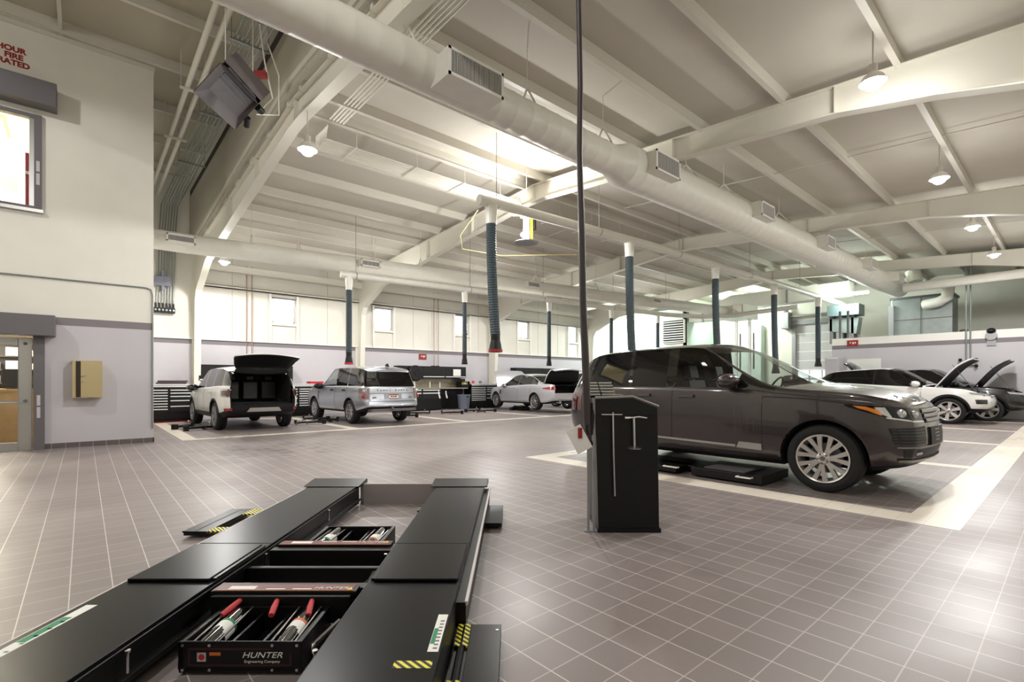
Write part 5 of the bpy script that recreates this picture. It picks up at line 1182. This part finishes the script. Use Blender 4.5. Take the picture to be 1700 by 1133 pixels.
for k, (x, hh, r, mm) in enumerate(((11.35, .5, .07, 'pale'), (12.2, .34, .03, 'pale'), (12.75, .3, .025, 'pale'))):
    t = thing('spray_bottle', ('tall pale bottle at the left end of the workbench', 'slim pale tube leaning in the middle of the workbench', 'slim pale bottle right of the middle of the workbench')[k], 'bottle', (x, 19.9, 1.05)); m = MB(); m.lathe([(0, 0), (r, 0), (r, hh*.7), (r*.4, hh*.85), (r*.4, hh), (0, hh)], 14); m.build('bottle_body', mat('pale_bottle', srgb(226, 222, 206), .4), t, 40); m = MB(); m.cyl((0, 0, hh), (0, 0, hh+.04), r*.45, 10); m.build('cap', PLASTIC, t)
t = thing('tool_crate', 'black crate of mixed bottles on the right end of the workbench', 'crate', (14.1, 19.75, 1.05)); m = MB(); m.box((-.25, -.05, 0), (.25, .35, .03)); m.box((-.25, -.05, 0), (-.23, .35, .3)); m.box((.23, -.05, 0), (.25, .35, .3)); m.box((-.25, .33, 0), (.25, .35, .42)); m.box((-.25, -.05, 0), (.25, -.03, .16)); m.build('crate_body', BLACK, t)
for k in range(4):
    t = thing('small_bottle', 'small white or yellow bottle standing in the black crate on the workbench', 'bottle', (13.93+k*.11, 19.82, 1.08), 0, 'bottles in the bench crate'); m = MB(); m.lathe([(0, 0), (.035, 0), (.035, .16), (.015, .2), (.015, .25), (0, .25)], 12); m.build('bottle_body', PAPER if k % 2 == 0 else YEL, t, 40)
for k, x in enumerate((12.55, 12.95)):
    t = thing('glove', 'pale glove hanging from the open knee space of the workbench', 'glove', (x, 19.7, .55), 0, 'gloves on the workbench'); m = MB(); m.tube([(0, 0, .35), (.01, -.01, .2), (.06, 0, .05), (.07, 0, 0)], [.025, .03, .04, .03], 8); m.build('glove_body', PAPER, t, 50)
t = thing('waste_bin', 'grey plastic waste bin standing beside the workbench', 'bin', (13.75, 19.35, 0)); m = MB(); m.lathe([(0, .01), (.25, .01), (.31, .66), (.325, .66), (.325, .72), (.3, .72), (.24, .04), (0, .04)], 24); m.build('bin_body', mat('bin_grey', srgb(92, 98, 112), .55), t, 40); m = MB(); m.box((-.05, -.34, .6), (.05, -.3, .64)); m.build('handle', PLASTIC, t)
t = thing('folded_cover', 'dark folded cover lying on the left tool cabinet', 'cover', (2.2, 19.95, 1.25)); m = MB(); m.box((-.4, -.15, 0), (.42, .2, .06)); m.box((-.36, -.12, .06), (.46, .18, .12)); m.build('cover_body', mat('cover_brown', srgb(70, 58, 62), .7), t, bevel=.02)
t = thing('tool_tray', 'red tool tray on the cabinet beside the silver SUV', 'tray', (6.95, 19.9, 1.25)); m = MB(); m.box((-.3, -.15, 0), (.25, .15, .02)); m.box((-.3, -.15, .02), (-.28, .15, .09)); m.box((.23, -.15, .02), (.25, .15, .09)); m.box((-.3, -.15, .02), (.25, -.13, .09)); m.build('tray_body', RED, t)
for x, lb in ((14.75, 'small red jar on the cabinet behind the silver sedan'), (15.2, 'dark can on the cabinet behind the silver sedan')):
    t = thing('jar', lb, 'jar', (x, 19.95, 1.25)); m = MB(); m.lathe([(0, 0), (.07, 0), (.07, .1), (.05, .13), (0, .13)], 12); m.build('jar_body', RED if x < 15 else GREY, t, 40)
t = thing('floor_mat', 'red floor mat in front of the left tool cabinet', 'mat', (2.4, 19.5, 0)); m = MB(); m.box((-.85, -.18, .0), (.55, .18, .012)); m.build('mat_body', DRED, t)
for nm, loc, rz, lb in (('wall_sign', (12.1, YL-.01, 2.52), 0, 'small red sign on the window wall above the workbench'), ('wall_sign', (XP-.01, 6.4, 2.99), -PI/2, 'small red sign at the left end of the low partition')):
    t = thing(nm, lb, 'sign', loc, rz); m = MB(); m.box((-.2, -.03, -.13), (.2, 0, .13)); m.build('sign_panel', DRED, t); m = MB(); m.box((-.1, -.034, .0), (-.05, -.03, .05)); m.box((0, -.034, -.04), (.05, -.03, .05)); m.box((.08, -.034, -.02), (.12, -.03, .05)); m.build('sign_marks', PAPER, t)
# ------------------------------------------------------------------ low lift arms on the floor
def lift_arm(label, x, y, rz, n=2, group='lift arms on the floor', first=[None]):
    if first[0] is not None and first[0][1] == n: return dup(first[0][0], (x, y, 0), rz, label)
    t = thing('low_lift', label, 'lift', (x, y, 0), rz, group); first[0] = (t, n); t.scale = (.7, 1, .9)
    m = MB(); m.box((-.65, -.06, .05), (.25, .06, .11)); m.prism([(.2, .05), (.62, .03), (.62, .09), (.2, .11)], -.045, .045); m.build('arm_beam', BLACK, t, bevel=.006)
    m = MB(); m.cyl((-.6, 0, .0), (-.6, 0, .16), .09, 16); m.build('pivot', BLACK, t, 40)
    for x0 in (.1, .55): m = MB(); m.cyl((x0, -.07, .04), (x0, .07, .04), .04, 12); m.build('roller', GREY, t, 40)
    m = MB(); m.cyl((.58, 0, .09), (.58, 0, .14), .05, 14); m.cyl((.58, 0, .14), (.58, 0, .16), .065, 14); m.build('lift_pad', RUBBER, t, 40)
    m = MB(); m.cyl((.3, .0, .11), (.3, 0, .2), .018, 10); m.ball((.3, 0, .21), .028, 10); m.build('lock_pin', CHROME, t, 40)
    return t
for x, y, a, lb in ((2.45, 15.85, .4, 'black lift arm on the floor left of the white SUV, nearer one'), (2.15, 16.7, .9, 'black lift arm on the floor by the front left wheel of the white SUV'), (5.3, 15.7, 2.9, 'black lift arm on the floor right of the white SUV'),
                    (6.1, 16.2, .5, 'black lift arm on the floor between the wheels of the silver SUV'), (6.0, 17.2, 2.5, 'black lift arm on the floor by the front left wheel of the silver SUV'), (9.0, 16.4, 2.7, 'black lift arm on the floor right of the silver SUV'),
                    (10.3, 17.6, -.5, 'black lift arm on the bare floor right of the silver SUV, left of two others'), (11.4, 16.9, 2.6, 'black lift arm on the bare floor in front of the workbench'),
                    (13.0, 17.6, .1, 'black lift arm on the floor in front of the bin, upper of the crossed pair'), (13.2, 16.9, 2.9, 'black lift arm on the floor in front of the bin, lower of the crossed pair'), (15.4, 17.6, .6, 'black lift arm under the sill of the silver sedan')):
    lift_arm(lb, x, y, a)
t = thing('lift_stand', 'squat black lift stand under the silver sedan', 'stand', (15.5, 17.2, 0)); m = MB(); m.box((-.25, -.35, 0), (.25, .35, .16)); m.box((-.2, -.3, .16), (.2, .3, .2)); m.build('stand_body', BLACK, t, bevel=.01); m = MB(); m.box((-.22, -.2, .2), (.1, .1, .22)); m.build('yellow_pad', YEL, t)
t = thing('red_strap', 'red strap lying on the floor in front of the workbench', 'strap', (11.9, 17.6, 0)); m = MB(); m.tube([(-.35, 0, .02), (-.2, .1, .02), (0, .05, .02), (.2, .1, .02), (.15, -.1, .02), (-.05, -.08, .02)], .018, 8); m.build('strap_body', RED, t, 50)
# under-car lift below the dark grey SUV
t = thing('floor_lift', 'black low-rise lift with white grab handles under the dark grey SUV', 'lift', (6.75, 3.6, 0))
m = MB(); m.box((-.36, -1.0, .02), (.5, -.05, .13)); m.box((-.1, -.05, .03), (.5, 1.2, .1)); m.build('lift_deck', BLACK, t, bevel=.006); m = MB(); m.box((-.28, -.75, .13), (.35, -.2, .14)); m.build('deck_plate', GREY, t)
m = MB(); m.box((-.42, .15, .03), (.1, .65, .1)); m.build('side_arm', BLACK, t, bevel=.006)
for y in (-.8, .2): m = MB(); m.tube([(-.37, y-.09, .1), (-.44, y-.09, .1), (-.44, y+.09, .1), (-.37, y+.09, .1)] if y < 0 else [(-.43, y-.1, .11), (-.47, y-.1, .11), (-.47, y+.12, .11), (-.43, y+.12, .11)], .011, 8); m.build('grab_handle', PAPER, t, 40, label='white grab handle')
m = MB(); m.box((-.52, .58, .03), (-.2, .8, .09)); m.build('foot_arm', BLACK, t); m = MB(); m.box((-.53, .62, .04), (-.515, .74, .085)); m.build('reflector', mat('amber_reflector', srgb(226, 168, 60), .3), t)
# ------------------------------------------------------------------ office wall key cabinet, rooms behind the glass
t = thing('key_cabinet', 'tan steel key cabinet with its sliding door ajar on the office wall', 'cabinet', (.05, YO, 1.37))
m = MB(); m.box((-.23, -.2, -.375), (.23, 0, .375)); m.build('cabinet_body', TAN, t, bevel=.004); m = MB(); m.box((-.175, -.203, -.36), (-.1, -.2, .36)); m.build('opening_shade', mat('opening_shade_paint', srgb(48, 40, 30), .8), t)  # dark sheet on the solid front paints the shade of the open slot
m = MB(); m.box((-.1, -.206, -.365), (.225, -.2, .365)); d = m.build('door', TAN, t, bevel=.002); m = MB(); m.tube([(-.085, -.207, .05), (-.07, -.225, .06), (-.04, -.225, .075), (-.03, -.207, .07)], .006, 8); m.build('handle', ALU, d); m = MB(); m.cyl((-.07, -.206, -.05), (-.07, -.214, -.05), .012, 12); m.build('lock', ALU, d)
t = thing('service_counter', 'light oak service counter seen through the glass door', 'counter', (-1.9, 14.6, 0)); m = MB(); m.box((-1.6, 0, 0), (1.1, .5, 1.12)); m.build('counter_front', WOOD, t); m = MB(); m.box((-1.65, -.04, 1.12), (1.15, .55, 1.17)); m.build('counter_top', WOOD, t); m = MB(); m.box((-1.6, -.005, .9), (1.1, 0, .925)); m.build('metal_strip', ALU, t)
t = thing('parts_shelf', 'dark parts shelf behind the oak counter', 'shelf', (-1.6, 16.6, 0)); m = MB(); m.box((-1.8, .35, 0), (1.5, .4, 2.4)); 
for z in (1.3, 1.62, 1.94, 2.26): m.box((-1.8, 0, z-.03), (1.5, .36, z))
for x in (-1.86, 1.46): m.box((x, 0, 0), (x+.04, .38, 2.4))
m.build('shelf_frame', mat('shelf_dark', srgb(46, 38, 32), .6), t)
for z in (1.3, 1.62, 1.94):
    for k in range(8):
        if (k+int(z*10)) % 4 == 3: continue
        x = -3.2+k*.36; tag(MB().box((x, 16.62, z), (x+.26, 16.85, z+.14+.03*(k % 3))).build('parts_box', PAPER if k % 3 else mat('carton', srgb(214, 196, 170), .7)), 'small pale carton on the dark parts shelf behind the counter', 'box', 'cartons on the parts shelf')
t = thing('computer_terminal', 'dark computer terminal standing on the oak counter', 'computer', (-1.12, 14.8, 1.17)); m = MB(); m.box((-.18, 0, .08), (.16, .04, .42)); m.box((-.05, 0, 0), (.05, .08, .1)); m.box((-.12, -.08, 0), (.12, .1, .02)); m.build('screen', PLASTIC, t, bevel=.005)
t = thing('office_chair', 'back of a brown chair in the upper office window', 'chair', (-1.45, 14.3, 3.0)); m = MB(); m.box((-.32, -.06, 1.1), (.3, .04, 1.98)); m.build('backrest', mat('chair_brown', srgb(120, 84, 52), .5), t, bevel=.05); m = MB(); m.box((-.3, -.5, .95), (.28, .0, 1.06)); m.build('seat', MATS['chair_brown'], t, bevel=.03); m = MB(); m.cyl((0, -.25, .0), (0, -.25, .95), .03, 10); m.cyl((0, -.25, 0), (0, -.25, .04), .25, 16); m.build('base', GREY, t)
t = thing('red_banner', 'narrow red banner hanging inside the upper office window', 'banner', (-.84, 13.75, 4.9)); m = MB(); m.box((-.03, -.2, -.3), (.02, .2, .5)); m.box((-.03, -.2, .56), (.02, .2, .92)); m.build('banner_cloth', mat('banner_red', srgb(150, 40, 70), .7), t); m = MB(); m.box((-.035, -.2, .5), (.02, .2, .56)); m.build('banner_gap', PAPER, t)
t = thing('ceiling_vent', 'air vent high on the upper office back wall', 'vent', (-1.95, 17.5, 6.25)); m = MB(); m.box((-.75, -.04, -.2), (.75, 0, .2)); m.build('frame', WHITE, t); m = MB()
for k in range(9): m.box((-.7, -.06, -.17+k*.04), (.7, -.04, -.155+k*.04))
m.build('louvre', GREY, t)
# ------------------------------------------------------------------ unit heater in the roof
t = thing('unit_heater', 'dark grey louvred unit heater hung in the roof beside the first frame', 'heater', lw(-4.19, 7.8, 6.0), LZ)
u = Vector((0, 1, 0)); v = Vector((.68, 0, .73)); e = Vector((.10, .50, .62)); P = Vector((-.25, -.1, -.25)); a, b = .54, .29
def hexa(m, c, u, v, e, a, b, k0, k1, ia=1., ib=1.):
    vs = [c+e*k+u*(a*q)*(1 if k == k0 else ia)+v*(b*w)*(1 if k == k0 else ib) for k in (k0, k1) for q, w in ((-1, -1), (1, -1), (1, 1), (-1, 1))]
    return m.add(vs, [(4, 5, 6, 7), (0, 1, 5, 4), (1, 2, 6, 5), (2, 3, 7, 6), (3, 0, 4, 7)])
HG = mat('heater_grey', srgb(92, 84, 83), .55); HGD = mat('heater_inner_grey', srgb(58, 50, 51), .6)
m = MB(); hexa(m, P, u, v, e, a, b, 0, .22, .74, .74); hd_ = m.build('louvre_hood', HGD, t)
q = hd_.modifiers.new('thick', 'SOLIDIFY'); q.thickness = .012
m = MB(); hexa(m, P, u, v, e, a*.97, b*.97, .16, .62); m.build('heater_body', HG, t)
m = MB()
for k in range(6):
    c = P+e*.19+v*(b*.74*(-.85+k*.34)); m.add([c-u*a*.72, c+u*a*.72, c+u*a*.72+v*.05+e*.04, c-u*a*.72+v*.05+e*.04], [(0, 1, 2, 3)])
o = m.build('louvre', mat('louvre_dark', srgb(34, 29, 31), .6), t); q = o.modifiers.new('thick', 'SOLIDIFY'); q.thickness = .008
m = MB(); c = P+e*.3+u*a*1.02; m.cyl(c+v*.1, c+v*.1+u*.14, .06, 12); m.cyl(c-v*.15, c-v*.15+u*.12-v*.12, .05, 12); m.build('gas_valve', PLASTIC, t, 40)
m = MB(); c = P+e*.5
for q_ in (-.4, .4): m.cyl(c+u*q_, c+u*q_+Vector((0, 0, 2.35)), .008, 6)
m.tube([P+e*.3+u*.65+v*.1, P+u*.75+e*.4+Vector((.15, .1, .35)), P+u*.6+e*.5+Vector((.1, 0, .8)), P+u*.55+e*.6+Vector((.0, 0, 1.4))], .014, 8); m.tube([P+e*.3+u*.65, P+u*.95+e*.3+Vector((.2, .1, .2)), P+u*.8+e*.5+Vector((.25, .0, .7)), P+u*.7+e*.5+Vector((.1, 0, 1.2))], .012, 8); m.build('gas_line', STEEL, t, 40)
m = MB(); c = P+u*.62+e*.5+Vector((.02, 0, .6)); m.box(tuple(c-Vector((.1, .05, .05))), tuple(c+Vector((.1, .05, .05)))); m.build('red_valve', DRED, t)
# yellow hose reel hung under the ridge
t = thing('hanging_reel', 'yellow and white reel unit hanging under the near exhaust pipe', 'reel', (8.2, 8.9, 4.75))
m = MB(); m.cyl((0, 0, .05), (0, 0, .62), .08, 16); m.build('white_casing', PAPER, t, 40); m = MB(); m.lathe([(0, .62), (.16, .62), (.17, .66), (.1, .72), (.03, .8), (0, .8)], 16); m.box((.08, -.06, .1), (.16, .06, .62)); m.build('yellow_cap', YEL, t, 40)
m = MB(); m.cyl((.24, 0, .36), (.24, 0, .62), .07, 14); m.build('motor', PLASTIC, t, 40); m = MB(); m.lathe([(0, .05), (.12, .05), (.3, .0), (.3, -.015), (.12, .02), (0, .02)], 24); m.build('shade', MGREY, t, 40)
m = MB(); m.cyl((0, 0, .8), (0, 0, top(8.9)-4.6), .01, 8); m.build('hanger', STEEL, t); m = MB(); m.ball((-.16, -.05, .14), .06, 12); m.build('bulb', BULB, t, 40); point((-.3, -.12, .16), 260, r=.1, parent=t)
t = tag(MB().tube([(8.0, 10.6, 5.95), (7.7, 11.0, 5.3), (7.9, 11.2, 5.0), (8.8, 10.6, 4.85), (10.6, 9.4, 4.95)], .016, 8).build('air_hose', mat('hose_cream', srgb(214, 200, 150), .5), smooth=50), 'pale yellow air hose looping below the second roof frame', 'hose')
# ------------------------------------------------------------------ far bay
t = thing('louvred_vent', 'big white louvred vent on the green plant room wall', 'vent', (26.05, 14.95, 3.6)); m = MB(); m.box((0, -.05, 0), (.15, 1.35, 1.35)); m.build('frame', WHITE, t); m = MB()
for k in range(9): m.box((-.06, .0, .08+k*.14), (0, 1.3, .13+k*.14))
m.build('louvre', WHITE, t); m = MB(); m.box((-.005, .0, .04), (0, 1.3, 1.32)); m.build('vent_shadow', PLASTIC, t)
t = thing('electrical_cabinet', 'pale green cabinet wall unit behind the windscreen top of the dark grey SUV', 'cabinet', (29.4, 13.2, 0)); m = MB(); m.box((0, -1.2, 0), (.5, 1.2, 4.6)); m.build('cabinet_body', MATS['plant_room_green'], t); m = MB(); m.box((-.02, -1.18, .1), (0, -.02, 4.5)); m.box((-.02, .02, .1), (0, 1.18, 4.5)); m.build('door', MATS['plant_room_white'], t)
for y, lb in ((12.1, 'white service post nearer the plant room'), (11.4, 'white service post nearer the roller door')):
    t = thing('service_post', lb, 'post', (26.5, y, 0)); m = MB(); m.box((-.06, -.06, 0), (.06, .06, 4.75)); m.build('post_body', WHITE, t); m = MB(); m.cyl((-.1, -.25, 2.0), (-.1, -.25, 3.9), .04, 10); m.build('dark_conduit', GREY, t)
t = thing('door_opener', 'grey door opener motor at the upper left of the roller door', 'motor', (29.6, 10.75, 4.3)); m = MB(); m.box((-.2, -.2, 0), (.4, .2, .9)); m.build('motor_box', MGREY, t, bevel=.02); m = MB(); m.cyl((0, 0, .9), (0, 0, 1.2), .12, 14); m.build('motor_cap', GREY, t)
t = thing('door_shaft', 'long spring shaft above the roller door', 'shaft', (29.7, 9.0, 4.95)); m = MB(); m.cyl((0, -1.6, 0), (0, 1.7, 0), .07, 14); m.build('spring', MGREY, t, 40); m = MB(); m.box((.05, -1.65, -.1), (.25, -1.55, .12)); m.box((.05, 1.6, -.1), (.25, 1.7, .12)); m.build('bracket', GREY, t)
t = thing('air_handler', 'big grey green air handler standing on the mezzanine', 'air handler', (27.0, 4.35, 3.1)); m = MB(); m.box((-.55, -1.0, 0), (.8, 1.0, 1.8)); m.build('casing', GALV, t, bevel=.02)
m = MB(); m.box((-.57, -.02, .02), (-.55, .02, 1.78)); m.box((-.57, -1, .85), (-.55, 1, .88)); m.box((-.62, -1.05, 1.76), (.85, 1.05, 1.84)); m.build('casing_seam', GREY, t); m = MB(); m.box((-.66, .9, .2), (-.5, 1.08, 1.5)); m.build('control_box', MGREY, t)
m = MB(); m.lathe([(0, 0), (.14, 0), (.14, .3), (.1, .34), (0, .34)], 16); m.v = [(x-.2, y-1.3, z) for x, y, z in m.v]; m.build('pump', GREY, t, 40)
t = thing('air_handler', 'dark grey duct heater box on the mezzanine left of the air handler', 'air handler', (26.6, 7.2, 4.05)); m = MB(); m.box((-.5, -.75, .3), (.4, .5, .8)); m.build('casing', mat('dark_green_grey', srgb(84, 98, 100), .45), t, bevel=.01); m = MB(); m.prism([(-.6, -.55), (.5, -.35), (.5, .2), (-.7, .2)], -.3, .3, 'YZ'); m.build('hopper', GALV, t); m = MB(); m.box((-.3, -.5, -.95), (-.2, -.4, .3)); m.box((.2, -.5, -.95), (.3, -.4, .3)); m.box((-.3, .35, -.95), (-.2, .45, .3)); m.box((.2, .35, -.95), (.3, .45, .3)); m.build('leg', GREY, t, split=True)
t = thing('dome_camera', 'small dark dome camera on a grey base on top of the low partition', 'camera', (XP, 2.1, 3.0)); m = MB(); m.cyl((-.14, 0, 0), (-.01, 0, 0), .16, 16); m.box((-.06, -.12, -.35), (-.01, .12, 0)); m.build('base', MGREY, t, 40); m = MB(); m.ball((-.12, 0, .18), .13, 16, .8); m.build('dome', PLASTIC, t, 60)
t = thing('wall_conduit', 'pair of conduits running down the low partition to an outlet', 'conduit', (XP-.05, 2.72, 0)); m = MB(); m.cyl((0, -.06, 2.1), (0, -.06, 6.0), .025, 8); m.cyl((0, .06, 2.1), (0, .06, 6.0), .025, 8); m.build('pipe_run', GALV, t, 40)
m = MB(); m.box((-.06, -.2, 1.95), (.04, .2, 2.12)); m.build('outlet_box', MGREY, t); m = MB()
for y in (-.22, .22): m.ball((-.06, y, 2.15), .06, 10); m.ball((-.06, y, 1.92), .06, 10)
m.build('outlet_plug', PLASTIC, t, 50)
t = thing('wall_cabinet', 'pale grey cabinet beside the left end of the low partition', 'cabinet', (24.7, 7.0, 0)); m = MB(); m.box((-.25, -.25, 0), (.25, .3, 2.4)); m.build('cabinet_body', LILAC, t, bevel=.01); m = MB(); m.box((-.27, -.2, 2.3), (-.25, .25, 2.36)); m.build('handle', WHITE, t)
t = thing('paper_notice', 'white notice board on the low partition behind the raised tailgate', 'notice', (XP-.006, 6.0, 2.0), -PI/2); m = MB(); m.box((-.6, -.03, -.3), (.6, 0, .3)); m.build('board', PAPER, t)
for k, (y, a) in enumerate(((6.9, .3), (6.6, .25))):
    t = thing('exhaust_stack', ('left', 'right')[k]+' of two thin dark pipes standing on the end of the low partition', 'pipe', (XP+.1, y, 3.22)); m = MB(); m.cyl((0, 0, 0), (0, 0, 1.2), .05, 10); m.build('pipe_run', GREY, t, 40)
